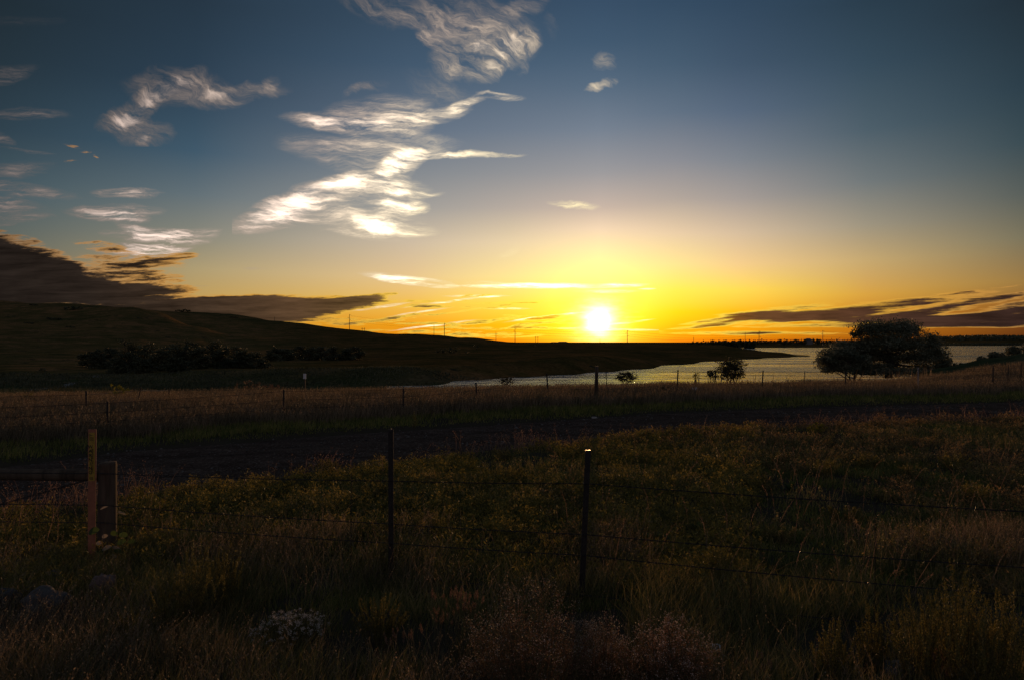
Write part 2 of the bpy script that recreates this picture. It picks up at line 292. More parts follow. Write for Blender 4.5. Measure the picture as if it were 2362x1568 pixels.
# ------------------------------------------------------------------ lie of the land: height profiles along bearings
WZ = -6.0
def shoreY(py): return (CAMZ - WZ) * F / (py - 785)
PROF = {
 -400: [(27,0),(34,-.5),(60,-2.6),(110,-4.6),(200,-3.6),(300,1),(450,z_at(728,450)),(620,z_at(690,620)),(900,42),(2500,20),(14000,-40)],
 0:    [(27,0),(34,-.5),(60,-2.6),(110,-4.7),(150,-4.6),(200,-4),(300,z_at(798,300)),(450,z_at(742,450)),(620,z_at(695,620)),(900,36),(2500,20),(14000,-40)],
 140:  [(27,0),(34,-.5),(60,-2.6),(110,-4.9),(150,-4.9),(200,-4.2),(300,z_at(802,300)),(440,z_at(752,440)),(600,z_at(699,600)),(900,34),(2500,20),(14000,-40)],
 307:  [(27,0),(35,-.5),(60,-2.8),(105,-5.2),(140,-4.9),(155,-4.9),(200,-4.4),(290,z_at(812,290)),(430,z_at(765,430)),(540,z_at(710,540)),(660,z_at(716,660)),(850,z_at(717,850)),(1100,30),(2500,15),(14000,-40)],
 360:  [(27,0),(35,-.5),(60,-2.8),(105,-5.3),(140,-4.9),(155,-4.7),(200,-4.4),(290,z_at(814,290)),(430,z_at(773,430)),(530,z_at(722,530)),(660,z_at(735,660)),(830,z_at(716,830)),(1100,30),(2500,15),(14000,-40)],
 444:  [(27,0),(35,-.5),(60,-2.8),(105,-5.4),(135,-5.4),(150,-4.2),(200,-4.4),(290,z_at(816,290)),(420,z_at(780,420)),(500,z_at(753,500)),(640,z_at(756,640)),(830,z_at(719,830)),(1100,30),(2500,15),(14000,-40)],
 530:  [(28,0),(36,-.5),(60,-2.8),(105,-5.5),(133,-5.6),(148,-4),(200,-4.4),(290,z_at(818,290)),(400,z_at(796,400)),(480,z_at(774,480)),(640,z_at(765,640)),(820,z_at(724,820)),(1100,30),(2500,15),(14000,-40)],
 660:  [(28,0),(36,-.5),(60,-2.9),(105,-5.6),(130,-5.8),(148,-3.5),(165,-4.2),(230,-4.2),(330,z_at(812,330)),(480,z_at(786,480)),(640,z_at(771,640)),(800,z_at(741,800)),(1100,16),(2500,5),(14000,-40)],
 806:  [(29,0),(37,-.5),(60,-2.9),(105,-5.7),(128,-5.9),(146,-3.3),(165,-4.1),(230,-4.2),(330,z_at(815,330)),(480,z_at(795,480)),(560,z_at(778,560)),(640,z_at(776,640)),(780,z_at(760,780)),(1100,8),(2500,0),(14000,-40)],
 960:  [(30,0),(38,-.5),(60,-3),(105,-6.2),(128,-6.2),(144,-3.1),(165,-3.9),(230,-4.0),(330,z_at(812,330)),(480,z_at(794,480)),(640,z_at(779,640)),(740,z_at(770.5,740)),(1000,2),(2500,-5),(14000,-40)],
 1070: [(31,0),(39,-.5),(60,-3.2),(100,-6.6),(143,-6.5),(150,-5.4),(160,-3.3),(230,-3.8),(330,z_at(812,330)),(480,z_at(797,480)),(600,z_at(785,600)),(700,z_at(779,700)),(1000,-1),(2500,-8),(14000,-40)],
 1188: [(32,0),(40,-.5),(60,-3.2),(90,-6.6),(154,-6.6),(158,-5.9),(172,-3.2),(230,-3.2),(400,z_at(805,400)),(560,z_at(794,560)),(650,z_at(790.5,650)),(1000,-6),(2500,-8),(14000,-40)],
 1300: [(32,0),(41,-.5),(60,-3.2),(90,-7),(164,-7),(169,-5.9),(190,-2.2),(215,-2.6),(400,z_at(803,400)),(520,z_at(793,520)),(600,z_at(791,600)),(1000,-7),(2500,-8),(14000,-40)],
 1382: [(33,0),(42,-.5),(60,-3.1),(90,-7),(178,-7),(184,-5.9),(208,-2.2),(235,-2.6),(400,z_at(803,400)),(520,z_at(792,520)),(590,z_at(790,590)),(1000,-7),(2500,-8),(14000,-40)],
 1468: [(33,0),(42,-.5),(60,-3.0),(90,-7),(194,-7),(201,-5.9),(226,-3.9),(300,-3.6),(420,z_at(802,420)),(540,z_at(791,540)),(620,z_at(791.5,620)),(1000,-7),(2500,-8),(14000,-40)],
 1555: [(34,0),(43,-.5),(60,-3.0),(90,-7),(230,-7),(238,-5.9),(260,-4.6),(340,-3.9),(450,z_at(799,450)),(540,z_at(795,540)),(700,-7),(1000,-7.2),(2500,-8),(14000,-40)],
 1657: [(34,0),(43,-.5),(60,-3.0),(90,-7),(268,-7),(276,-5.9),(300,-5.0),(370,-4.0),(450,z_at(798.5,450)),(520,z_at(797,520)),(600,-7),(760,-7.5),(790,-5.5),(1000,-5),(2500,-8),(14000,-40)],
 1735: [(34,0),(43,-.5),(60,-3.0),(90,-7),(298,-7),(306,-5.9),(340,-5.0),(400,z_at(809,400)),(450,z_at(807,450)),(500,-6.2),(520,-7.5),(745,-7.5),(765,-5.6),(1000,-4),(2500,-8),(14000,-40)],
 1800: [(34,0),(43,-.5),(60,-2.9),(90,-7),(323,-7),(330,-5.9),(360,-5.0),(400,z_at(812.5,400)),(430,-6.2),(450,-7.5),(748,-7.5),(768,-5.6),(1000,-4),(2500,-8),(14000,-40)],
 1862: [(34,0),(43,-.4),(60,-2.7),(95,-5.6),(110,-7),(352,-7),(358,-5.9),(366,-5.3),(376,-5.9),(390,-7.5),(748,-7.5),(768,-5.6),(1000,-4),(2500,-8),(14000,-40)],
 1888: [(34,0),(43,-.4),(60,-2.6),(95,-5.2),(112,-7),(300,-7.5),(750,-7.5),(772,-5.6),(1000,-4),(2500,-8),(14000,-40)],
 2050: [(34,0),(43,-.3),(60,-1.6),(95,-3.6),(115,-6.6),(300,-7.5),(800,-7.5),(830,-5.6),(1100,-2),(2500,-6),(14000,-40)],
 2170: [(35,0),(43,-.1),(60,-.6),(80,-.6),(100,-3.5),(118,-7),(300,-7.5),(1010,-7.5),(1040,-5.6),(1150,z_at(789,1150)),(1400,z_at(781,1400)),(2500,2),(14000,-40)],
 2290: [(35,0),(43,.1),(60,.4),(78,z_at(827,78)),(95,-2),(118,-7),(300,-7.5),(1010,-7.5),(1040,-5.6),(1150,z_at(788,1150)),(1400,z_at(779.5,1400)),(2500,2),(14000,-40)],
 2380: [(35,0),(43,.3),(60,.9),(78,z_at(813,78)),(100,0),(128,-7),(300,-7.5),(1010,-7.5),(1040,-5.6),(1150,z_at(788,1150)),(1400,z_at(780,1400)),(2500,2),(14000,-40)],
 2900: [(35,0),(43,.5),(60,1.2),(90,2),(160,1),(220,-7),(300,-7.5),(1010,-7.5),(1040,-5.6),(1150,4),(1400,8),(2500,2),(14000,-40)],
}
_pk = sorted(PROF); _YL = np.linspace(math.log(20), math.log(14000), 900)
_tab = []
for k in _pk:
    pts = [(20, 0)] + PROF[k]
    z = np.interp(_YL, [math.log(a) for a, b in pts], [b for a, b in pts])
    ker = np.array([1, 4, 7, 4, 1.]); ker /= ker.sum()
    _tab.append(np.convolve(np.pad(z, 2, mode='edge'), ker, 'valid'))
_tab = np.array(_tab)
def far_z(px, Y):
    i = np.clip(np.searchsorted(_pk, px) - 1, 0, len(_pk) - 2)
    p = np.array(_pk, float)
    t = np.clip((px - p[i]) / (p[i + 1] - p[i]), 0, 1)
    t = t * .4 + (t * t * (3 - 2 * t)) * .6
    u = np.clip((np.log(np.maximum(Y, 20)) - _YL[0]) / (_YL[-1] - _YL[0]) * (len(_YL) - 1), 0, len(_YL) - 1.001)
    j = u.astype(int); f = u - j
    a = _tab[i, j] * (1 - f) + _tab[i, j + 1] * f
    b = _tab[i + 1, j] * (1 - f) + _tab[i + 1, j + 1] * f
    return a * (1 - t) + b * t
# road edges in plan
def plan(pts): return [((px - 1181) / F * (CAMZ * F / (py - 785)), CAMZ * F / (py - 785)) for px, py in pts]
NEAR_E = plan([(0,1185),(380,1140),(740,1088),(1040,1052),(1200,1030),(1500,1002),(1900,983),(2362,966)])
FAR_E = plan([(0,1075),(300,1036),(750,1002),(1100,980),(1500,953),(1900,937),(2362,926)])
NEAR_E = [(NEAR_E[0][0] - 22, NEAR_E[0][1] - 9)] + NEAR_E + [(60, 44), (120, 74)]
FAR_E = [(FAR_E[0][0] - 22, FAR_E[0][1] - 9)] + FAR_E + [(60, 49.5), (120, 79)]
def near_edge(x): return np.interp(x, [p[0] for p in NEAR_E], [p[1] for p in NEAR_E])
def far_edge(x): return np.interp(x, [p[0] for p in FAR_E], [p[1] for p in FAR_E])
def ground_z(x, y, detail=True):
    x = np.asarray(x, float); y = np.asarray(y, float)
    r = np.hypot(x, y)
    Y = np.maximum(y, .3 * r)
    px = 1181 + F * np.clip(x / np.maximum(Y, .01), -3, 3)
    z = far_z(px, Y)
    far = smooth01((Y - 120) / 200)
    z = z + far * (fbm(x / 70, y / 110, 4, 3) * 3.0 * smooth01((z + 4) / 12) + fbm(x / 16, y / 22, 3, 9) * .5 * smooth01((z + 5.6) / 3))
    mid = smooth01((Y - 30) / 20) * (1 - far)
    z = z + mid * fbm(x / 9, y / 9, 3, 5) * .22
    near = 1 - smooth01((Y - 30) / 20)
    ne = near_edge(x); fe = far_edge(x)
    in_road = smooth01((y - ne) / .5 + .5) * smooth01((fe - y) / .5 + .5)
    z = z + near * (1 - in_road) * (fbm(x / 3.2, y / 3.2, 4, 21) * .10 + fbm(x / .7, y / .7, 2, 31) * .03 + .03)
    z = z + near * in_road * (-.10)
    z = z + near * .03 * smooth01(1 - np.abs(y - ne + 2.2) / 2.6) * smooth01((x - 2) / 5)      # low bank beside the road on the right
    z = z + near * smooth01((4.2 - r) / 3) * .55                                            # the photographer's bank
    return z
def gz(x, y): return float(ground_z(np.array([x]), np.array([y]))[0])

# ------------------------------------------------------------------ object helpers
def link(o, parent=None):
    COL.objects.link(o)
    if parent is not None: o.parent = parent
    return o
def tag(o, label=None, cat=None, group=None, kind=None):
    if label: o['label'] = label
    if cat: o['category'] = cat
    if group: o['group'] = group
    if kind: o['kind'] = kind
    return o
def mesh_np(name, verts, faces_list, mat, parent=None, smooth=False, loc=None):
    """faces_list: list of int arrays (n,k)"""
    me = bpy.data.meshes.new(name)
    verts = np.asarray(verts, np.float32)
    me.vertices.add(len(verts)); me.vertices.foreach_set('co', verts.ravel())
    tot = sum(f.size for f in faces_list); nf = sum(len(f) for f in faces_list)
    me.loops.add(tot); me.polygons.add(nf)
    me.loops.foreach_set('vertex_index', np.concatenate([f.ravel() for f in faces_list]).astype(np.int32))
    ls = []; o = 0
    for f in faces_list:
        k = f.shape[1]; ls.append(o + np.arange(len(f)) * k); o += f.size
    me.polygons.foreach_set('loop_start', np.concatenate(ls).astype(np.int32))
    if smooth: me.polygons.foreach_set('use_smooth', np.ones(nf, bool))
    me.update(calc_edges=True); me.validate()
    if mat: me.materials.append(mat)
    ob = bpy.data.objects.new(name, me); link(ob, parent)
    if loc is not None: ob.location = loc
    return ob
def mesh_bm(name, bm, mat, parent=None, smooth=False, loc=None):
    me = bpy.data.meshes.new(name); bm.to_mesh(me); bm.free()
    if smooth: me.polygons.foreach_set('use_smooth', np.ones(len(me.polygons), bool))
    if mat: me.materials.append(mat)
    ob = bpy.data.objects.new(name, me); link(ob, parent)
    if loc is not None: ob.location = loc
    return ob
def empty(name, loc, rz=0, label=None, cat=None, group=None):
    o = bpy.data.objects.new(name, None); COL.objects.link(o); o.location = loc; o.rotation_euler = (0, 0, rz)
    o.empty_display_size = .2
    return tag(o, label, cat, group)
def tube(bm, pts, rads, seg=8, cap=True):
    rings = []; n = len(pts); pts = [Vector(p) for p in pts]
    up = Vector((0, 0, 1))
    for i, p in enumerate(pts):
        d = (pts[min(i + 1, n - 1)] - pts[max(i - 1, 0)]).normalized()
        a = d.cross(up if abs(d.z) < .9 else Vector((1, 0, 0))).normalized(); b = d.cross(a)
        r = rads[i] if hasattr(rads, '__len__') else rads
        rings.append([bm.verts.new(p + (a * math.cos(t) + b * math.sin(t)) * r) for t in [2 * math.pi * k / seg for k in range(seg)]])
    for i in range(n - 1):
        for k in range(seg):
            bm.faces.new((rings[i][k], rings[i][(k + 1) % seg], rings[i + 1][(k + 1) % seg], rings[i + 1][k]))
    if cap:
        bm.faces.new(rings[0][::-1]); bm.faces.new(rings[-1])
    return rings
def box(bm, cx, cy, cz, sx, sy, sz, rot=None):
    vs = []
    for dx_ in (-.5, .5):
        for dy_ in (-.5, .5):
            for dz_ in (-.5, .5):
                v = Vector((dx_ * sx, dy_ * sy, dz_ * sz))
                if rot is not None: v = rot @ v
                vs.append(bm.verts.new(v + Vector((cx, cy, cz))))
    for f in ((0,1,3,2),(4,6,7,5),(0,4,5,1),(2,3,7,6),(0,2,6,4),(1,5,7,3)):
        bm.faces.new([vs[i] for i in f])

# ------------------------------------------------------------------ materials
def new_mat(name):
    m = bpy.data.materials.new(name); m.use_nodes = True
    t = m.node_tree; t.nodes.clear()
    o = t.nodes.new('ShaderNodeOutputMaterial')
    return m, t, o
def principled(t, o, color, rough=.8, spec=.3, metal=0.0, bump=None, bump_d=.02, bump_s=.6):
    b = t.nodes.new('ShaderNodeBsdfPrincipled')
    _put(t, b.inputs['Base Color'], color if not isinstance(color, tuple) else (*color, 1))
    _put(t, b.inputs['Roughness'], rough); b.inputs['Metallic'].default_value = metal
    b.inputs['Specular IOR Level'].default_value = spec
    if bump is not None:
        n = t.nodes.new('ShaderNodeBump'); n.inputs['Distance'].default_value = bump_d; n.inputs['Strength'].default_value = bump_s
        _put(t, n.inputs['Height'], bump); t.links.new(n.outputs[0], b.inputs['Normal'])
    t.links.new(b.outputs[0], o.inputs[0])
    return b
def geo_pos(t): return E(t, t.nodes.new('ShaderNodeNewGeometry').outputs['Position'])
def obj_pos(t): return E(t, t.nodes.new('ShaderNodeTexCoord').outputs['Object'])
def island(t): return E(t, t.nodes.new('ShaderNodeNewGeometry').outputs['Random Per Island'])
def leaf_mat(name, cols, trans=.45, rough=.6, spec=.25, patch=1.5):
    """leaf/blade material: colour varies by leaf and in broad patches; light comes through"""
    m, t, o = new_mat(name)
    c = ramp(t, island(t), [(i / (len(cols) - 1), k) for i, k in enumerate(cols)])
    nz = noise_n(t, geo_pos(t), patch, 2)
    c = mixc(t, 1.0, c, ramp(t, nz, [(.3, (.55, .6, .5)), (.7, (1.45, 1.3, 1.2))]), 'MULTIPLY')
    b = t.nodes.new('ShaderNodeBsdfPrincipled'); _put(t, b.inputs['Base Color'], c); b.inputs['Roughness'].default_value = rough
    b.inputs['Specular IOR Level'].default_value = spec
    tr = t.nodes.new('ShaderNodeBsdfTranslucent'); _put(t, tr.inputs['Color'], c)
    mx = t.nodes.new('ShaderNodeMixShader'); mx.inputs[0].default_value = trans
    t.links.new(b.outputs[0], mx.inputs[1]); t.links.new(tr.outputs[0], mx.inputs[2]); t.links.new(mx.outputs[0], o.inputs[0])
    return m
def ground_mat():
    m, t, o = new_mat('earth_and_dry_grass')
    p = geo_pos(t)
    big = noise_n(t, p, .012, 6, .6); mid = noise_n(t, p, .09, 5, .6); fine = noise_n(t, p, 1.3, 6, .65); grit = noise_n(t, p, 14, 4, .7)
    c = ramp(t, mid, [(.3, (.030, .038, .020)), (.48, (.055, .056, .030)), (.62, (.085, .070, .042)), (.8, (.105, .085, .055))])
    c2 = ramp(t, big, [(.35, (.55, .7, .6)), (.65, (1.3, 1.15, 1.0))])
    c = mixc(t, 1.0, c, c2, 'MULTIPLY')
    c = mixc(t, 1.0, c, ramp(t, fine, [(.3, (.45, .45, .45)), (.7, (1.45, 1.45, 1.45))]), 'MULTIPLY')
    # scrub: small dark clumps over the slopes
    v = t.nodes.new('ShaderNodeTexVoronoi'); v.inputs['Scale'].default_value = .16; v.inputs['Randomness'].default_value = 1.0
    _put(t, v.inputs['Vector'], p)
    spot = sstep(t, E(t, v.outputs['Distance']) + noise_n(t, p, .6, 3) * .5, .42, .52) 
    pos = separate(t, p)
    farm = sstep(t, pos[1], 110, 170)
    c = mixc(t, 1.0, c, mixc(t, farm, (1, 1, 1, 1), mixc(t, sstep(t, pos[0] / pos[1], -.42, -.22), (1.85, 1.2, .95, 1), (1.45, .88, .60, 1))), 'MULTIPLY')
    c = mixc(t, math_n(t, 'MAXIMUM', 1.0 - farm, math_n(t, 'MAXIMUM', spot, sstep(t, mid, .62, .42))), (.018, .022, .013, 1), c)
    c = mixc(t, sstep(t, pos[1], 60, 30), c, mixc(t, fine, (.030, .023, .015, 1), (.055, .043, .030, 1)))
    h = fine * .6 + grit * .25 + mid * 2.0
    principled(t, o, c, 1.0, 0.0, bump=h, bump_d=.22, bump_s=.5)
    return m
def road_mat():
    m, t, o = new_mat('gravel_road')
    p = geo_pos(t)
    v = t.nodes.new('ShaderNodeTexVoronoi'); v.inputs['Scale'].default_value = 28; _put(t, v.inputs['Vector'], p)
    n = noise_n(t, p, 2.0, 6, .6); st = noise_n(t, mapping(t, p, rot=(0, 0, R(-27)), scale=(.12, 1.4, 1)), 1.0, 4, .55)
    c = ramp(t, E(t, v.outputs['Color']), [(0, (.042, .028, .021)), (.7, (.072, .050, .038)), (1, (.15, .115, .092))])
    c = mixc(t, 1.0, c, ramp(t, n * .5 + st * .5, [(.35, (.5, .48, .5)), (.65, (1.25, 1.2, 1.2))]), 'MULTIPLY')
    principled(t, o, c, 1.0, 0.0, bump=E(t, v.outputs['Distance']) * .7 + n * .8, bump_d=.03, bump_s=.9)
    return m
def water_mat():
    m, t, o = new_mat('lake_water')
    p = geo_pos(t)
    w1 = noise_n(t, mapping(t, p, rot=(0, 0, R(12)), scale=(.5, 1.5, 1)), 1.1, 4, .6)
    w2 = noise_n(t, mapping(t, p, scale=(.12, .35, 1)), 1.0, 3, .5)
    slick = noise_n(t, mapping(t, p, rot=(0, 0, R(4)), scale=(.006, .045, 1)), 1.0, 4, .55)
    amp = sstep(t, slick, .42, .58, .25, 1.7)
    bump = (w1 * .45 + w2 * 1.9) * amp
    b = principled(t, o, (.010, .016, .020), .12, .5, bump=bump, bump_d=1.0, bump_s=1.0)
    _put(t, b.inputs['Roughness'], sstep(t, slick, .4, .62, .08, .26))
    b.inputs['IOR'].default_value = 1.33
    return m
M_GROUND = ground_mat(); M_ROAD = road_mat(); M_WATER = water_mat()

# ------------------------------------------------------------------ ground: one sheet round the viewpoint
th = np.concatenate([np.arange(-41.5, 41.51, .11), np.arange(44, 316.1, 4.0)])
th = np.radians(th)
rr = np.concatenate([[.02], np.geomspace(.8, 3.5, 12)[:-1], np.geomspace(3.5, 60, 190)[:-1], np.geomspace(60, 900, 230)[:-1], np.geomspace(900, 13500, 50)])
TH, RR = np.meshgrid(th, rr, indexing='ij')
gx, gy = np.sin(TH) * RR, np.cos(TH) * RR
gzv = ground_z(gx, gy)
nt_, nr_ = TH.shape
V = np.stack([gx, gy, gzv], -1).reshape(-1, 3)
ii, jj = np.meshgrid(np.arange(nt_), np.arange(nr_ - 1), indexing='ij')
i2 = (ii + 1) % nt_
Fq = np.stack([ii * nr_ + jj, ii * nr_ + jj + 1, i2 * nr_ + jj + 1, i2 * nr_ + jj], -1).reshape(-1, 4)
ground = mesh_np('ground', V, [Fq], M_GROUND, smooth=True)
tag(ground, 'dark grassy land rolling down to the lake and up into low hills', None, None, 'structure')

# road sheet with wheel ruts
def build_road():
    xs = np.linspace(-29, 60, 360); n = 22
    ne, fe = near_edge(xs), far_edge(xs)
    vs = []
    for k in range(n + 1):
        t_ = k / n
        y = ne * (1 - t_) + fe * t_
        e = min(t_, 1 - t_)
        crown = .07 * math.sin(math.pi * t_) - .06 * (math.exp(-((t_ - .3) / .07) ** 2) + math.exp(-((t_ - .7) / .07) ** 2))
        wob = fbm(xs / .9, y / .9, 3, 77) * .018
        z = ground_z(xs, y) * 0 + far_z(1181 + F * np.clip(xs / np.maximum(y, .3 * np.hypot(xs, y)), -3, 3), np.maximum(y, .3 * np.hypot(xs, y))) * (1 if True else 0)
        z = np.maximum(z + crown + wob - .03, ground_z(xs, y) + .004)
        if k in (0, n): z = ground_z(xs, y) - .03
        vs.append(np.stack([xs, y, z], -1))
    V = np.array(vs).reshape(-1, 3); m = len(xs)
    a, b = np.meshgrid(np.arange(n), np.arange(m - 1), indexing='ij')
    Fq = np.stack([a * m + b, a * m + b + 1, (a + 1) * m + b + 1, (a + 1) * m + b], -1).reshape(-1, 4)
    o = mesh_np('road', V, [Fq], M_ROAD, smooth=True)
    tag(o, 'dark gravel road crossing the field', None, None, 'structure')
build_road()
bm = bmesh.new()
for c in ((-120, 70), (1600, 70), (1600, 1250), (-120, 1250)): bm.verts.new((c[0], c[1], WZ))
bm.faces.new(bm.verts[:]) if False else bm.faces.new(list(bm.verts))
lake = mesh_bm('water', bm, M_WATER); tag(lake, 'calm lake reflecting the evening sky', None, None, 'structure')
# ------------------------------------------------------------------ grass: masses of single blades
def region_points(n, y0, y1, k=1.0, pxr=(-900, 3300), test=None, clump=None, seed=0):
    """points over the ground between depths y0..y1, thinning as Y**-k with distance"""
    g = np.random.default_rng(seed)
    m = int(n * (pxr[1] - pxr[0]) / 2640)
    u = g.random(m * 3)
    e = 2 - k                                    # pdf of Y ~ Y**(1-k)
    Y = (y0 ** e + u * (y1 ** e - y0 ** e)) ** (1 / e) if abs(e) > 1e-6 else y0 * (y1 / y0) ** u
    px = g.uniform(pxr[0], pxr[1], m * 3)
    x = x_at(px, Y)
    ok = np.ones(len(x), bool)
    if test is not None: ok &= test(x, Y)
    if clump is not None:
        s, thr, sd_ = clump
        d = fbm(x / s, Y / s, 3, sd_)
        ok &= g.random(len(x)) < np.clip((d - thr) * 2.2 + .5, .04, 1)
    x, Y = x[ok][:m], Y[ok][:m]
    return x, Y
def blades(x, y, h, w, seed=0, lean=.35, droop=.4, zoff=-.02, segs=3, wind=(.12, 0)):
    g = np.random.default_rng(seed + 1000); n = len(x)
    z = ground_z(x, y) + zoff
    a = g.uniform(0, 2 * np.pi, n); L = np.abs(g.normal(0, lean, n)); dr = g.uniform(.2, 1, n) * droop
    dirx, diry = np.cos(a) * L + wind[0], np.sin(a) * L + wind[1]
    wa = g.uniform(-.9, .9, n); wx, wy = np.cos(wa) * w * .5, np.sin(wa) * w * .5
    V = []; 
    for k in range(segs + 1):
        t = k / segs
        cx = x + dirx * h * t * (1 - .2 * t) + np.cos(a) * dr * h * t ** 3 * .6
        cy = y + diry * h * t + np.sin(a) * dr * h * t ** 3 * .6
        cz = z + h * (t - dr * .35 * t ** 3)
        wf = (1 - t) ** .6 if k < segs else 0
        if k < segs:
            V.append(np.stack([cx - wx * wf, cy - wy * wf, cz], -1)); V.append(np.stack([cx + wx * wf, cy + wy * wf, cz], -1))
        else:
            V.append(np.stack([cx, cy, cz], -1))
    V = np.stack(V, 1); nv = V.shape[1]; base = np.arange(n)[:, None] * nv
    quads = np.concatenate([base + np.array([[2*k, 2*k+1, 2*k+3, 2*k+2]]) for k in range(segs - 1)]) if segs > 1 else np.zeros((0, 4), int)
    tris = base + np.array([[2*segs-2, 2*segs-1, 2*segs]])
    tip = V[:, -1]; sub = V[:, -2]
    return V.reshape(-1, 3), quads, tris, tip, tip - V[:, -3]
def cards(c, size, aspect=.45, seed=0, dirs=None, spread=1.0, up=0.0):
    """small pointed leaves (4-gons) at centres c"""
    g = np.random.default_rng(seed + 5); n = len(c)
    if dirs is None:
        d = g.normal(0, 1, (n, 3)); d[:, 2] += up
    else:
        d = dirs + g.normal(0, spread, (n, 3))
    d /= np.linalg.norm(d, axis=1)[:, None] + 1e-9
    s = g.normal(0, 1, (n, 3)); s -= d * np.sum(s * d, 1)[:, None]; s /= np.linalg.norm(s, axis=1)[:, None] + 1e-9
    size = np.asarray(size) * np.ones(n)
    L = (size * g.uniform(.7, 1.3, n))[:, None]; W = L * aspect
    V = np.stack([c - d * L * .5, c + s * W * .5 - d * L * .05, c + d * L * .5, c - s * W * .5 - d * L * .05], 1)
    F4 = np.arange(n)[:, None] * 4 + np.array([[0, 1, 2, 3]])
    return V.reshape(-1, 3), F4
class MeshSum:
    def __init__(s): s.v = []; s.f = {}; s.n = 0
    def add(s, v, *faces):
        for f in faces:
            if len(f): s.f.setdefault(f.shape[1], []).append(np.asarray(f) + s.n)
        s.v.append(v); s.n += len(v)
    def build(s, name, mat, parent=None, loc=None, smooth=False):
        return mesh_np(name, np.concatenate(s.v), [np.concatenate(f) for f in s.f.values()], mat, parent, smooth, loc)

M_GREEN = leaf_mat('green_grass_blade', [(.052,.068,.016), (.095,.110,.024), (.150,.150,.038), (.22,.18,.065)], .5)
M_FIELD = leaf_mat('field_grass_blade', [(.060,.066,.020), (.11,.105,.032), (.18,.145,.055), (.27,.19,.09)], .5)
M_DRY = leaf_mat('dry_grass_blade', [(.060,.046,.030), (.108,.080,.052), (.155,.118,.078), (.215,.165,.11)], .45)
M_WOOD_L = leaf_mat('cottonwood_leaf', [(.030,.036,.020), (.050,.054,.028), (.075,.072,.036)], .25, patch=.12)
M_HEAD = leaf_mat('seed_head', [(.11,.065,.048), (.17,.105,.080), (.23,.15,.12)], .5)
M_YHEAD = leaf_mat('yellow_seed_head', [(.14,.10,.02), (.24,.17,.03), (.32,.22,.05)], .5)

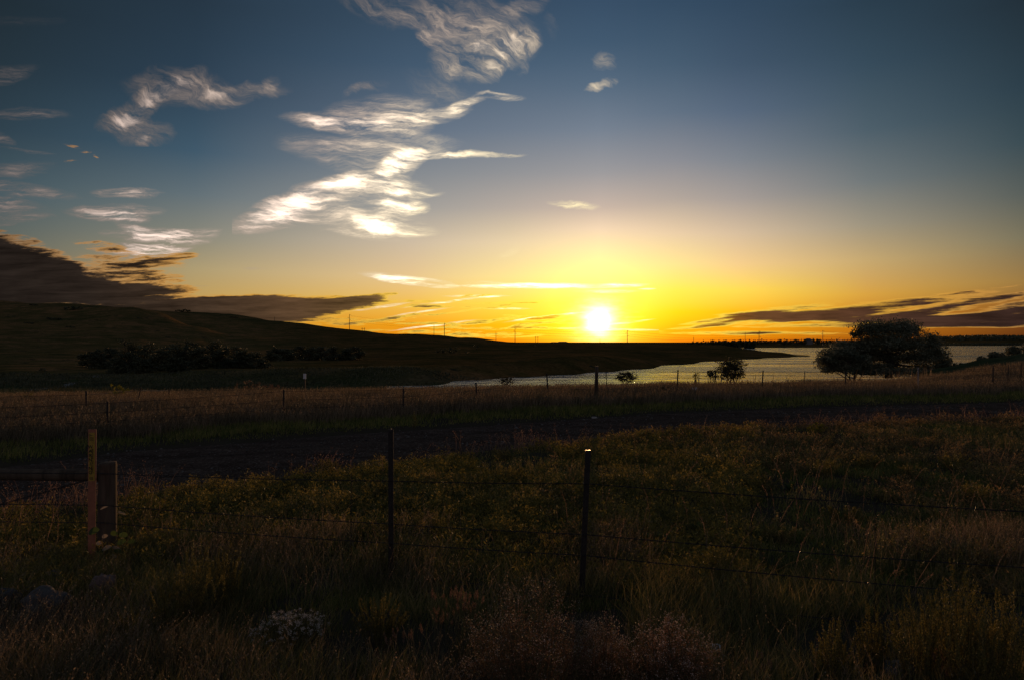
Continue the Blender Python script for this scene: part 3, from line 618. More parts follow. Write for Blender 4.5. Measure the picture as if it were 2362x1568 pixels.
M_FORB = leaf_mat('golden_forb_leaf', [(.085,.075,.018), (.16,.13,.028), (.29,.215,.05)], .5, patch=1.2)
M_BFORB = leaf_mat('brown_forb_leaf', [(.09,.062,.028), (.16,.105,.05), (.24,.16,.07)], .5, patch=1.2)
def in_field(x, y): return (y < near_edge(x) - .0)
def in_verge(x, y): return (y > far_edge(x) + .1)
def make_grass():
    # close rough grass at the foot of the picture and round the near fence
    x, y = region_points(52000, 3.3, 9.5, .6, test=lambda a, b: in_field(a, b) & (b < 7.6 + fbm(a, b, 2, 4) * .8 - .27 * a * .5), clump=(.7, -.1, 61), seed=1)
    hn = .26 + .16 * fbm(x / 1.1, y / 1.1, 3, 12); h = np.maximum(.07, hn * rng.uniform(.5, 1.35, len(x)))
    m = MeshSum(); v, q, t, tip, td = blades(x, y, h, rng.uniform(.004, .008, len(x)), 1, .38, .7)
    m.add(v, q, t)
    tag(m.build('rough_grass', M_FIELD), 'coarse tangled grass at the foot of the picture', 'grass', None, 'stuff')
    x, y = region_points(22000, 3.3, 9.0, .6, test=lambda a, b: in_field(a, b), clump=(1.2, .12, 65), seed=2)
    h = np.maximum(.1, (.36 + .2 * fbm(x / 1.5, y / 1.5, 3, 13)) * rng.uniform(.5, 1.3, len(x)))
    m = MeshSum(); v, q, t, tip, td = blades(x, y, h, rng.uniform(.003, .005, len(x)), 2, .3, .5)
    m.add(v, q, t)
    s = rng.random(len(tip)) < .30
    tp, dd = tip[s], td[s]
    for k in range(9):
        c = tp - dd * (k * .13) + rng.normal(0, .0035, tp.shape)
        v, f = cards(c, .016, .5, 40 + k, dd / np.linalg.norm(dd, axis=1)[:, None], .5); m.add(v, f)
    tag(m.build('dry_grass', M_DRY), 'straw coloured grass stalks with small seed heads near the fence', 'grass', None, 'stuff')
    # the field between the near fence and the road
    x, y = region_points(170000, 6.4, 30, 1.25, test=in_field, clump=(1.1, -.02, 62), seed=3)
    big = fbm(x / 4.5, y / 3.5, 3, 14)
    h = np.maximum(.05, .62 * (.20 + .10 * big + .09 * fbm(x / .9, y / .9, 2, 15)) * rng.uniform(.55, 1.3, len(x))) * np.clip((near_edge(x) - y) / 3, .45, 1)
    m = MeshSum(); v, q, t, tip, td = blades(x, y, h, (.0045 + .0007 * y) * rng.uniform(.7, 1.2, len(x)), 3, .4, .6)
    m.add(v, q, t); tag(m.build('field_grass', M_GREEN), 'low green grass of the field between fence and road', 'grass', None, 'stuff')
    x, y = region_points(46000, 7.5, 30, 1.2, test=in_field, clump=(2.4, .05, 63), seed=4)
    h = np.maximum(.07, .8 * (.30 + .12 * fbm(x / 2.5, y / 2.5, 3, 16)) * rng.uniform(.6, 1.3, len(x))) * np.clip((near_edge(x) - y) / 3, .4, 1)
    m = MeshSum(); v, q, t, tip, td = blades(x, y, h, (.004 + .0005 * y) * rng.uniform(.7, 1.2, len(x)), 4, .35, .5); m.add(v, q, t)
    s = rng.random(len(tip)) < .35; tp, dd = tip[s], td[s]
    for k in range(5):
        c = tp - dd * (k * .2) + rng.normal(0, .01, tp.shape); v, f = cards(c, .022 + .0006 * c[:, 1], .55, 50 + k); m.add(v, f)
    tag(m.build('weedy_grass', M_FIELD), 'browner weedy grass with loose heads among the field grass', 'grass', None, 'stuff')
    # low feathery forbs, golden in the middle, browner to the right
    for nm, n, seed, rgx, mat, lab, clump in (('field_forbs', 6200, 31, (-900, 1750), M_FORB, 'low ferny golden weeds filling the field between the posts', (2.2, -.05, 91)), ('brown_forbs', 4600, 32, (1250, 3300), M_BFORB, 'rusty brown weeds filling the right side of the field', (2.6, -.1, 92))):
        x, y = region_points(n, 6.6, 24, 1.1, pxr=rgx, test=lambda a, b: in_field(a, b) & (b < near_edge(a) - .4), clump=clump, seed=seed)
        g = np.random.default_rng(seed); k = 46; R_ = (.07 + .004 * y) * g.uniform(.6, 1.6, len(x)); H = (.15 + .004 * y) * g.uniform(.6, 1.7, len(x))
        th_ = g.uniform(0, 2 * np.pi, (len(x), k)); rr_ = np.sqrt(g.random((len(x), k))); up = g.uniform(.25, 1, (len(x), k)) * (1 - .45 * rr_ ** 2)
        c = np.stack([x[:, None] + np.cos(th_) * rr_ * R_[:, None], y[:, None] + np.sin(th_) * rr_ * R_[:, None], ground_z(x, y)[:, None] + up * H[:, None]], -1).reshape(-1, 3)
        d = np.stack([np.cos(th_) * .8, np.sin(th_) * .8, np.full_like(th_, .7)], -1).reshape(-1, 3)
        v, f = cards(c, np.repeat(.030 + .0019 * y, k), .24, seed, d, .5); m = MeshSum(); m.add(v, f)
        tag(m.build(nm, mat), lab, 'weeds', None, 'stuff')
    # tall stalks at the left edge and thin weeds standing over the field
    x, y = region_points(420, 7.6, 10.6, 1.0, pxr=(-140, 430), test=in_field, clump=(.6, -.2, 93), seed=33)
    x2, y2 = region_points(380, 6.8, 16, 1.0, pxr=(1300, 2500), test=in_field, clump=(1.2, .0, 94), seed=34); x = np.concatenate([x, x2]); y = np.concatenate([y, y2])
    m = MeshSum(); v, q, t, tip, td = blades(x, y, rng.uniform(.35, .85, len(x)), .006, 35, .22, .5); m.add(v, q, t)
    for k in range(10):
        c = tip - td * (k * .12) + rng.normal(0, .006, tip.shape); v, f = cards(c, .022, .35, 300 + k, td / np.linalg.norm(td, axis=1)[:, None], .5); m.add(v, f)
    tag(m.build('tall_stalks', M_HEAD), 'tall pinkish seeding stalks standing above the field', 'grass', None, 'stuff')
    # purple-brown panicles along the near edge of the road
    a = rng.uniform(-12, 30, 5200); b = near_edge(a) - np.abs(rng.normal(.1, .6, len(a))) - .15
    k_ = rng.random(len(a)) < np.clip(fbm(a / 1.3, b / .8, 3, 17) * 1.3 + .25, .03, 1) ** 1.5; a, b = a[k_], b[k_]; a = a + rng.normal(0, .1, len(a))
    m = MeshSum(); v, q, t, tip, td = blades(a, b, rng.gamma(6, .06, len(a)).clip(.15, .65), .005 + .0002 * b, 5, .3, .5); m.add(v, q, t)
    for k in range(9):
        f_ = k / 9; c = tip - td * (f_ * .9) + rng.normal(0, 1, tip.shape) * np.array([.018, .018, .012]) * (1 + f_ * 2); v, f = cards(c, .022, .5, 70 + k); m.add(v, f)
    tag(m.build('panicle_grass', M_HEAD), 'loose pinkish brown grass heads along the near edge of the road', 'grass', None, 'stuff')
    # verge on the far side of the road
    x, y = region_points(70000, 11, 44, 1.1, test=lambda a, b: in_verge(a, b) & (b < far_edge(a) + 3.4), clump=(2.2, -.5, 66), seed=5)
    h = np.maximum(.06, (.20 + .1 * fbm(x / 1.7, y / 1.2, 3, 18)) * rng.uniform(.6, 1.3, len(x)) * np.clip((y - far_edge(x)) / .8, .35, 1))
    m = MeshSum(); v, q, t, tip, td = blades(x, y, h, .003 + .0008 * y, 6, .35, .5); m.add(v, q, t)
    tag(m.build('verge_grass', M_GREEN), 'short green grass on the far verge of the road', 'grass', None, 'stuff')
    # tall dry grass along the second fence and over the brow
    x, y = region_points(150000, 14, 52, 1.0, test=lambda a, b: b > far_edge(a) + 2.6 + fbm(a / 2, b / 2, 2, 8), clump=(2.5, -.55, 67), seed=6)
    far_f = np.clip((y - 30) / 20, 0, 1)
    h = np.maximum(.18, (.50 + .13 * fbm(x / 3.0, y / 3.0, 3, 19)) * rng.uniform(.6, 1.2, len(x)))
    m = MeshSum(); v, q, t, tip, td = blades(x, y, h, .003 + .0006 * y, 7, .18, .35); m.add(v, q, t)
    s = rng.random(len(tip)) < .5; tp, dd = tip[s], td[s]
    for k in range(3):
        c = tp - dd * (k * .3) + rng.normal(0, .012, tp.shape); v, f = cards(c, .05, .35, 80 + k, dd / np.linalg.norm(dd, axis=1)[:, None], .4); m.add(v, f)
    tag(m.build('tall_dry_grass', M_DRY), 'tall tawny grass behind the second fence', 'grass', None, 'stuff')
    # tussocks down the slope and over the low meadow on the left
    x, y = region_points(60000, 48, 150, 1.1, pxr=(-200, 1250), test=lambda a, b: ground_z(a, b) > WZ + .12, clump=(9, -.25, 68), seed=7)
    h = rng.uniform(.2, .55, len(x)) * (1 + .5 * fbm(x / 8, y / 8, 2, 20))
    m = MeshSum(); v, q, t, tip, td = blades(x, y, h, .0016 * y, 8, .3, .3, segs=2); m.add(v, q, t)
    tag(m.build('meadow_grass', M_WOOD_L), 'dark meadow grass in the hollow on the left', 'grass', None, 'stuff')
    # reeds along the near water's edge
    x, y = region_points(4200, 44, 56, 1.0, pxr=(1050, 2150), test=lambda a, b: fbm(a / 5, b / 5, 2, 22) > -.1, seed=8)
    m = MeshSum(); v, q, t, tip, td = blades(x, y, rng.gamma(4, .16, len(x)).clip(.3, 1.5), .04, 9, .1, .25); m.add(v, q, t)
    tag(m.build('reeds', M_DRY), 'thin reeds and stems against the bright water', 'reeds', None, 'stuff')
make_grass()

# loose stones on the road
def make_gravel():
    g = np.random.default_rng(3); n = 6500
    x = g.uniform(-13, 30, n); f = g.beta(.6, .8, n); y = near_edge(x) * (1 - f) + far_edge(x) * f
    s = g.gamma(2.0, .008, n) + .006
    z = ground_z(x, y) + .085 * np.minimum(1, np.minimum(f, 1 - f) * 10) + s * .2
    O = np.array([[1,0,0],[0,1,0],[-1,0,0],[0,-1,0],[0,0,.7],[0,0,-.7]], float)
    T = np.array([[0,1,4],[1,2,4],[2,3,4],[3,0,4],[1,0,5],[2,1,5],[3,2,5],[0,3,5]])
    V = O[None] * s[:, None, None] * g.uniform(.6, 1.3, (n, 6, 1)) ; a = g.uniform(0, 6.3, n)
    c_, s_ = np.cos(a)[:, None], np.sin(a)[:, None]
    V = np.stack([V[..., 0] * c_ - V[..., 1] * s_, V[..., 0] * s_ + V[..., 1] * c_, V[..., 2]], -1) + np.stack([x, y, z], -1)[:, None]
    mt, t, o = new_mat('road_stone'); principled(t, o, ramp(t, island(t), [(0, (.03, .027, .025)), (1, (.13, .112, .10))]), .9, .05)
    ob = mesh_np('gravel', V.reshape(-1, 3), [(np.arange(n)[:, None, None] * 6 + T[None]).reshape(-1, 3)], mt)
    tag(ob, 'loose pale stones scattered over the dark road', 'gravel', None, 'stuff')
make_gravel()

# ------------------------------------------------------------------ bark, wood, metal
def bark_mat(name, c0, c1, scale=18):
    m, t, o = new_mat(name); p = obj_pos(t)
    n = noise_n(t, mapping(t, p, scale=(1, 1, .12)), scale, 6, .65)
    principled(t, o, ramp(t, n, [(.3, c0), (.7, c1)]), .9, .1, bump=n, bump_d=.01, bump_s=.9)
    return m
M_BARK = bark_mat('tree_bark', (.020, .016, .012), (.055, .045, .035), 6)
M_STEM = bark_mat('weed_stem', (.05, .04, .02), (.11, .085, .04), 30)
M_OLIVE = leaf_mat('olive_leaf', [(.060,.066,.044), (.10,.105,.070), (.15,.15,.10)], .3, patch=.5)
M_BUSHL = leaf_mat('bush_leaf', [(.025,.026,.012), (.05,.046,.02), (.08,.066,.03)], .4, patch=.8)
M_YBUSH = leaf_mat('yellow_bush_leaf', [(.09,.10,.015), (.15,.15,.02), (.22,.19,.03)], .5)
M_RUST = leaf_mat('rust_shrub_leaf', [(.070,.040,.025), (.115,.065,.040), (.165,.095,.062)], .4)

def make_tree(name, x, y, lobes, leaf_n, leaf_s, mat, label, cat='tree', group=None, trunk=None, z=None, seed=0, hollow=.55, limb_r=.12, leaf_name='crown', bark=None):
    """lobes: (dx, dz, rx, rz, ry, dy) blobs of foliage relative to the base; trunk: list of (dx, dy, dz, r)"""
    g = np.random.default_rng(seed)
    if z is None: z = gz(x, y) - .05
    root = empty(name, (x, y, z), 0, label, cat, group)
    bm = bmesh.new(); trunk = trunk or [(0, 0, 0, limb_r), (0, 0, .5, limb_r * .8)]
    tube(bm, [(a, b, c) for a, b, c, r in trunk], [r for a, b, c, r in trunk], 8)
    C = []
    tot = sum(l[2] * l[3] for l in lobes)
    for (dx_, dz_, rx, rz, ry, dy_) in lobes:
        # nearest trunk node carries a limb into the lobe
        k = int(g.integers(max(0, len(trunk) // 2 - 1), len(trunk)))
        p0_ = Vector(trunk[k][:3]); p1_ = Vector((dx_, dy_, dz_)); d = p1_ - p0_
        side = Vector((g.uniform(-.2, .2), g.uniform(-.2, .2), g.uniform(-.25, .05))) * d.length
        pts = [p0_, p0_ + d * .35 + side * .7, p0_ + d * .7 + side * .6, p1_]
        r0 = trunk[k][3] * .62
        tube(bm, pts, [r0, r0 * .6, r0 * .36, r0 * .14], 6, False)
        for _ in range(4):
            q = Vector((g.normal(0, .5) * rx, g.normal(0, .5) * ry, g.normal(0, .5) * rz)) + p1_
            tube(bm, [pts[2], (pts[2] + q) / 2 + Vector((0, 0, -.04 * rz)), q], [r0 * .22, r0 * .14, r0 * .05], 4, False)
        n = max(8, int(leaf_n * rx * rz / tot))
        # leaves gather in sprays near the lobe's skin
        ns = max(3, n // 14)
        u = g.normal(0, 1, (ns, 3)); u /= np.linalg.norm(u, axis=1)[:, None]
        rad = g.uniform(hollow, 1.08, ns)[:, None] * (1 + .22 * np.sin(u[:, :1] * 5 + u[:, 2:] * 7 + seed))
        s = u * rad
        idx = g.integers(0, ns, n)
        pnt = s[idx] + g.normal(0, .15, (n, 3))
        C.append(pnt * np.array([rx, ry, rz]) + np.array([dx_, dy_, dz_]))
    C = np.concatenate(C); C = C[C[:, 2] > .02]
    mesh_bm('trunk', bm, bark or M_BARK, root, True)
    ms = MeshSum(); v, f = cards(C, leaf_s, .5, seed); ms.add(v, f)
    ms.build(leaf_name, mat, root)
    return root
def P(px, py, Y): return (x_at(px, Y), z_at(py, Y))
def lobes_px(Y, px0, base_z, items, depth=.8):
    """items: (px, py, rpx, rpy) of a crown's masses seen at depth Y"""
    out = []
    for k, (a, b, ra, rb) in enumerate(items):
        cx = x_at(a, Y) - x_at(px0, Y); cz = z_at(b, Y) - base_z; s = Y / F
        out.append((cx, cz, ra * s, rb * s, ra * s * depth, (((k * 37) % 11) / 11 - .5) * ra * s * .8))
    return out
# the great spreading tree by the water
Yt = 92.0; bz = gz(x_at(2050, Yt), Yt) - .1
main = lobes_px(Yt, 2050, bz, [(2000,762,38,20),(2050,760,55,22),(2095,762,40,22),(2030,790,60,20),(2090,795,55,22),(2148,790,28,20),(2150,815,34,22),(2110,825,60,18),(2050,822,50,16),
    (1960,805,42,16),(1990,790,22,12),(1975,772,14,12),(1940,822,34,16),(1915,838,30,16),(1905,820,18,10),(1950,848,30,12),(2170,845,22,18),(2075,855,110,12),(2140,852,50,12),(1998,858,60,8),(2000,828,24,12),(1962,822,26,14),(1978,842,26,14),(1955,838,22,12),(2185,835,14,14),(2020,845,40,12),(1950,800,36,17),(1925,818,32,14),(1935,834,28,12),(1985,812,34,20),(1968,835,30,14),(2000,800,36,20)])
T_ = lambda a, b, r: (x_at(a, Yt) - x_at(2050, Yt), 0, z_at(b, Yt) - bz, r)
make_tree('spreading_tree', x_at(2050, Yt), Yt, main, 62000, .27, M_OLIVE, 'large wide spreading tree with a dark ragged crown beside the lake', 'tree',
    trunk=[T_(2050, 872, .55), T_(2048, 856, .45), T_(2058, 840, .38), T_(2050, 820, .3), T_(2052, 795, .2), T_(2055, 772, .1)], z=bz, seed=11, hollow=.25)
# second stem leaning left
bz2 = gz(x_at(1962, 88), 88) - .1
make_tree('leaning_tree', x_at(1975, 88), 88, lobes_px(88, 1975, bz2, [(1935,812,26,12),(1905,832,22,12),(1930,835,24,14),(1950,850,26,10),(1968,828,18,10),(1915,852,24,9),(1985,835,22,14),(1990,855,24,10),(1965,850,22,10),(1952,820,22,12)]), 11000, .27, M_OLIVE,
    'smaller leaning tree with open branches at the left foot of the spreading tree', 'tree', trunk=[(0,0,0,.3),(-.3,0,.9,.24),(-.2,0,1.8,.18),(.3,0,2.8,.1)], z=bz2, seed=12, hollow=.3)
# round bush and its small neighbours by the water
def bush(px, y_top, y_bot, w, Y, n, s, mat, label, seed, group=None, name='bush', lob=None, cat='bush', hollow=.4):
    zb = z_at(y_bot, Y); 
    zb = min(zb, gz(x_at(px, Y), Y)); hh = (y_bot - y_top); g = np.random.default_rng(seed)
    it = lob or [(px + w * a, y_top + hh * b, w * ra, hh * rb) for a, b, ra, rb in ((-.18,.38,.26,.3),(.2,.34,.26,.3),(0,.26,.26,.26),(-.28,.66,.22,.26),(.28,.64,.24,.28),(0,.62,.3,.3),(.05,.85,.4,.18))]
    h_ = z_at(y_top, Y) - zb
    return make_tree(name, x_at(px, Y), Y, lobes_px(Y, px, zb, it), n, s, mat, label, cat, group, trunk=[(0,0,0,.035*h_+.01),(.02*h_,0,.25*h_,.03*h_),(0,0,.5*h_,.02*h_)], z=zb, seed=seed, hollow=hollow, leaf_name='foliage', bark=M_STEM)
bush(1685, 826, 874, 72, 62, 5200, .13, M_BUSHL, 'round dark bush standing against the water left of the spreading tree', 21)
bush(1643, 852, 872, 30, 60, 900, .12, M_BUSHL, 'small low bush touching the left side of the round dark bush', 22)
bush(1605, 858, 874, 18, 58, 160, .10, M_BUSHL, 'tiny bush among the reeds well left of the round dark bush', 23)
bush(1444, 857, 880, 52, 50, 2200, .09, M_BUSHL, 'flat dark shrub at the water line right of the thick fence post', 24)
bush(1168, 866, 888, 40, 46, 800, .08, M_BUSHL, 'scrubby weed clump at the left end of the bright water', 25)
# shrubs on the knoll at the right edge
for i, (px, yt, yb, w, Y, lab) in enumerate([
    (2296, 812, 838, 44, 80, 'grey green bush at the near end of the shrubs on the right knoll'),
    (2338, 797, 832, 50, 80, 'tallest rounded bush on the right knoll'),
    (2376, 790, 828, 44, 82, 'bush cut by the right edge of the picture on the knoll'),
    (2262, 824, 842, 26, 82, 'lowest bush at the left foot of the right knoll')]):
    bush(px, yt, yb, w, Y, 2600, .2, M_OLIVE, lab, 30 + i, group='bushes on the right knoll')
# dark hedge of brush running from the tree to the knoll
hz = gz(x_at(2225, 84), 84) - .1
make_tree('hedge', x_at(2225, 84), 84, lobes_px(84, 2225, hz, [(2160+i*13, 846 - 2*math.sin(i*.9) , 14, 9 + 2*math.sin(i*1.7)) for i in range(14)]), 2600, .26, M_WOOD_L, 'low dark strip of brush between the spreading tree and the right knoll', 'hedge', trunk=[(0,0,0,.08),(0,0,.5,.05)], z=hz, seed=40, hollow=.1, leaf_name='foliage')

# cottonwoods in the hollow on the left: each its own tree
wood = [(205,812,40,178),(232,806,44,172),(262,800,46,176),(296,784,48,182),(300,812,46,164),(335,800,50,170),(345,792,44,184),(372,806,46,160),(398,792,50,176),(428,796,50,166),(440,786,46,184),(462,800,44,160),(490,788,50,178),(515,800,46,162),(540,796,46,174),(560,806,44,166),(585,812,42,170),(270,826,36,156),(330,828,36,154),(410,824,38,153),(604,826,30,160),
        (640,800,34,232),(662,806,30,224),(690,796,36,236),(716,800,34,228),(742,796,36,234),(768,800,32,226),(796,806,30,230),(822,802,32,236),(630,812,26,220)]
edge = {0:'leftmost', 1:'second from the left', 3:'pale topped tallest', 16:'last on the right', 21:'leftmost'}
rnk = ['lowest', 'broad', 'ragged', 'narrow', 'rounded', 'leaning']
wood = sorted(wood, key=lambda w: w[0] + (2000 if w[3] > 200 else 0))
lf = [w for w in wood if w[3] < 200]; rt = [w for w in wood if w[3] > 200]
ords = ['first', 'second', 'third', 'fourth', 'fifth', 'sixth', 'seventh', 'eighth', 'ninth', 'tenth', 'eleventh', 'twelfth', 'thirteenth', 'fourteenth', 'fifteenth', 'sixteenth', 'seventeenth', 'eighteenth', 'nineteenth', 'twentieth', 'last']
for grp, nm, gl in ((lf, 'in the dark grove below the left hill', 'trees in the left grove'), (rt, 'in the smaller grove behind the meadow bank', 'trees in the smaller grove')):
    for i, (px, yt, w, Y) in enumerate(grp):
        w *= 1.45
        x = x_at(px, Y); zb = gz(x, Y) - .2; g = np.random.default_rng(100 + px)
        yb = 785 + (CAMZ - zb) / Y * F; hh = yb - yt
        it = [(px + w * g.uniform(-.36, .36) * (.6 + .5 * k / 10), yt + hh * (.14 + .78 * k / 10) + g.uniform(-2, 2), w * g.uniform(.18, .28) * (1 + .3 * k / 10), hh * g.uniform(.12, .18)) for k in range(11)]
        hgt = hh * Y / F
        make_tree('cottonwood', x, Y, lobes_px(Y, px, zb, it, 1.0), 3600, .42 if Y < 200 else .5, M_WOOD_L, f'{ords[i]} dark tree from the left {nm}', 'tree', gl,
                  trunk=[(0,0,0,.3),(.1,0,hgt*.3,.22),(-.1,0,hgt*.6,.12),(0,0,hgt*.8,.05)], z=zb, seed=200 + px, hollow=.3)
# scattered trees on the middle slopes
for i, (px, yt, w, Y, lab) in enumerate([(1040, 800, 44, 300, 'dark bushy tree on the slope left of the sun'), (1072, 812, 26, 290, 'lower bush beside the dark bushy tree on the middle slope'), (1012, 808, 26, 310, 'narrow bush on the left of the dark bushy tree on the middle slope'),
     (1099, 794, 17, 380, 'small lone tree high on the middle slope'), (1237, 797, 16, 420, 'tiny tree below the distant houses'), (1245, 806, 14, 380, 'tiny bush below the tiny tree under the distant houses'), (95, 846, 26, 150, 'lone dark shrub on the meadow at the far left'), (189, 857, 22, 140, 'small dark shrub at the left foot of the grove')]):
    x = x_at(px, Y); zb = gz(x, Y) - .2; yb = 785 + (CAMZ - zb) / Y * F
    if yb < yt + 8: yb = yt + 12
    bush(px, yt, yb, w, Y, 420, w * Y / F * .085, M_WOOD_L, lab, 300 + i, name='small_tree', cat='tree')
# sagebrush dots on the left hillside
hill = [(78,702,20,560),(170,713,42,545),(126,735,32,480),(66,744,22,470),(163,753,22,440),(424,718,34,800),(388,776,14,420),(540,731,20,800),(470,776,10,430),(760,730,0,0),(430,723,0,0)]
hl = ['upper leftmost of the dark shrubs on the left hill', 'long dark shrub patch near the top of the left hill', 'flat dark shrub halfway down the left hill', 'dark shrub near the left edge halfway down the hill', 'small dark shrub below the flat one on the left hill', 'dark shrub on the far ridge just below its crest', 'small shrub on the bottom slope of the front ridge', 'dark shrub farther right on the far ridge', 'smallest shrub on the shoulder of the front ridge']
for i, (px, py, w, Y) in enumerate(hill):
    if w == 0: continue
    # march the bearing until the ground lies on the line of sight
    Ys = np.linspace(200, 900, 400); zz = ground_z(x_at(px, Ys), Ys); yy = 785 - (zz - CAMZ) / Ys * F
    k = np.where(yy <= py + 4)[0]; Yh = float(Ys[k[0]]) if len(k) else Y
    x = x_at(px, Yh); zb = gz(x, Yh) - .4; yb = 785 + (CAMZ - zb) / Yh * F
    bush(px, yb - max(5, w * .22), yb, w, Yh, 500, w * Yh / F * .08, M_WOOD_L, hl[i], 330 + i, 'shrubs on the left hill', 'hill_shrub', cat='shrub', lob=[(px + w * a, yb - max(5, w * .22) * .5, w * .2, max(5, w * .22) * .45) for a in (-.35, -.1, .12, .35)])
# trees along the far shore
g = np.random.default_rng(55); far_t = []
sil = {1668: 787, 1700: 784, 1720: 786, 1760: 786, 1822: 785, 1852: 783, 1865: 786}
px = 1586.0; k = 0
while px < 1962:
    bigx = 1798 < px < 1890 or abs(px - 1702) < 10
    hpx = g.uniform(3.2, 4.6) + (g.uniform(.5, 4) if bigx else 0) + (1.5 if px > 1640 else -1.5)
    w = g.uniform(9, 15) + (4 if bigx else 0)
    Y = g.uniform(900, 1080) if px > 1740 else g.uniform(700, 800)
    far_t.append((px, hpx, w, Y)); px += w * .5
def far_label(i, px):
    if px < 1660: return f'{ords[i]} small silhouetted tree on the skyline just right of the sun'
    if px < 1751: j = sum(1 for q in far_t if 1660 <= q[0] < px); return f'{ords[j]} silhouetted skyline tree left of the thick power pole'
    if px < 1857: j = sum(1 for q in far_t if 1751 <= q[0] < px); return f'{ords[j]} silhouetted skyline tree right of the thick power pole'
    j = sum(1 for q in far_t if 1857 <= q[0] < px); return f'{ords[j]} silhouetted skyline tree between the barn and the spreading tree'
for i, (px, hpx, w, Y) in enumerate(far_t):
    x = x_at(px, Y); zb = gz(x, Y) - .3; yb = 785 + (CAMZ - zb) / Y * F; yt = min(yb - 3, 790 - hpx)
    s = Y / F; hgt = (yb - yt) * s
    it = [(px + w * a, yb - (yb - yt) * b, w * ra, (yb - yt) * rb) for a, b, ra, rb in ((-.22,.5,.28,.34),(.24,.55,.26,.32),(0,.74,.28,.26),(0,.3,.4,.26))]
    size = 'tall' if hpx > 9 else 'low' if hpx < 6 else 'middling'
    where = 'between the sun and the first far pole' if px < 1660 else 'in the treeline between the sun and the spreading tree'
    make_tree('far_tree', x, Y, lobes_px(Y, px, zb, it), 420, hgt * .2, M_WOOD_L, far_label(i, px), 'tree', 'trees along the far shore',
        trunk=[(0,0,0,.3),(0,0,hgt*.5,.15)], z=zb, seed=400 + i, hollow=.1)
# wooded skyline on the right, one dark mass
ms = MeshSum(); n = 7000
Y = g.uniform(1180, 1420, n); x = x_at(g.uniform(2120, 2700, n), Y)
keep = fbm(x / 40, Y / 60, 2, 70) > -.35; x, Y = x[keep], Y[keep]
c = np.stack([x, Y, ground_z(x, Y) + g.uniform(.5, 5.5, len(x))], -1); v, f = cards(c, 3.6, .7, 71); ms.add(v, f)
tag(ms.build('far_wood', M_WOOD_L), 'distant wooded ridge across the lake on the right', 'wood', None, 'stuff')
ms = MeshSum(); n = 3500
Y = g.uniform(1040, 1075, n); x = x_at(g.uniform(2080, 2700, n), Y)
c = np.stack([x, Y, ground_z(x, Y) + g.uniform(0, 2.0, n)], -1); v, f = cards(c, 2.0, .7, 72); ms.add(v, f)
tag(ms.build('shore_scrub', M_WOOD_L), 'dark scrub along the far shore under the wooded ridge', 'scrub', None, 'stuff')
# ------------------------------------------------------------------ man-made things
def simple(name, c, rough=.7, spec=.3, metal=0.0, noise_s=None, amt=.5):
    m, t, o = new_mat(name)
    if noise_s:
        n = noise_n(t, obj_pos(t), noise_s, 5, .6)
        c = ramp(t, n, [(.3, tuple(x * (1 - amt) for x in c)), (.7, tuple(x * (1 + amt) for x in c))])
    principled(t, o, c, rough, spec, metal); return m
M_POST = bark_mat('weathered_post', (.028, .020, .014), (.095, .068, .048), 9)
M_TPOST = simple('painted_steel_post', (.016, .012, .011), .55, .3, .2, 30, .5)
M_WIRE = simple('rusty_wire', (.020, .013, .010), .38, .5, .6, 40, .5)
M_STEEL = simple('galvanised_steel', (.16, .16, .17), .4, .5, .6, 20, .25)
M_POLE = simple('pole_steel', (.05, .042, .036), .6, .3, .2)
M_STAKE = simple('orange_marker', (.22, .075, .038), .5, .3, 0, 14, .18)
M_LABEL = simple('yellow_label', (.26, .155, .018), .45, .3, 0, 40, .2)
M_INK = simple('black_ink', (.012, .010, .010), .6, .2)
M_SIGN = simple('pale_sign', (.38, .36, .36), .6, .3, 0, 9, .2)
M_GLINT = simple('glint_metal', (.45, .30, .16), .22, .8, .9)  # sun glint on a post top, put into a bright metal colour

def tpost_bm(h, lean=(0, 0), w=.036):
    bm = bmesh.new(); t = .004
    prof = [(-w/2, 0), (w/2, 0), (w/2, t), (t/2, t), (t/2, w), (-t/2, w), (-t/2, t), (-w/2, t)]
    rings = []
    for z in (0, h):
        rings.append([bm.verts.new((a + lean[0] * z, b + lean[1] * z, z)) for a, b in prof])
    for i in range(8): bm.faces.new((rings[0][i], rings[0][(i + 1) % 8], rings[1][(i + 1) % 8], rings[1][i]))
    bm.faces.new(rings[1])
    z = .12
    while z < h - .03:
        box(bm, lean[0] * z, lean[1] * z - .004, z, .014, .008, .02); z += .054
    return bm
def wire_bm(pts, r=.0018, twist=True, barb=.13, seed=0, rise=.0):
    """two strands twisted round each other with barbs"""
    g = random.Random(seed); bm = bmesh.new(); pts = [Vector(p) for p in pts]
    out = []
    for a, b in zip(pts[:-1], pts[1:]):
        L = (b - a).length; n = max(2, int(L / (.02 if twist else .5)))
        for i in range(n):
            t = i / n; p = a.lerp(b, t); p.z -= .012 * L * t * (1 - t) * 1.2; out.append(p)
    out.append(pts[-1])
    if twist:
        for ph in (0, math.pi):
            tube(bm, [p + Vector((0, math.cos(i * .9 + ph), math.sin(i * .9 + ph))) * r * .95 for i, p in enumerate(out)], r, 4, False)
        s = 0.0
        for i in range(1, len(out) - 1):
            s += (out[i] - out[i-1]).length
            if s > barb:
                s = 0; p = out[i]; a = g.uniform(0, 3)
                for k in range(2):
                    d = Vector((g.uniform(-.5, .5), math.cos(a + k * 1.5), math.sin(a + k * 1.5))).normalized() * .014
                    tube(bm, [p - d, p + d], .0015, 3, False)
                tube(bm, [p + Vector((-.006, 0, 0)), p + Vector((.006, 0, 0))], .0042, 5, False)
    else: tube(bm, out, r, 4, False)
    return bm

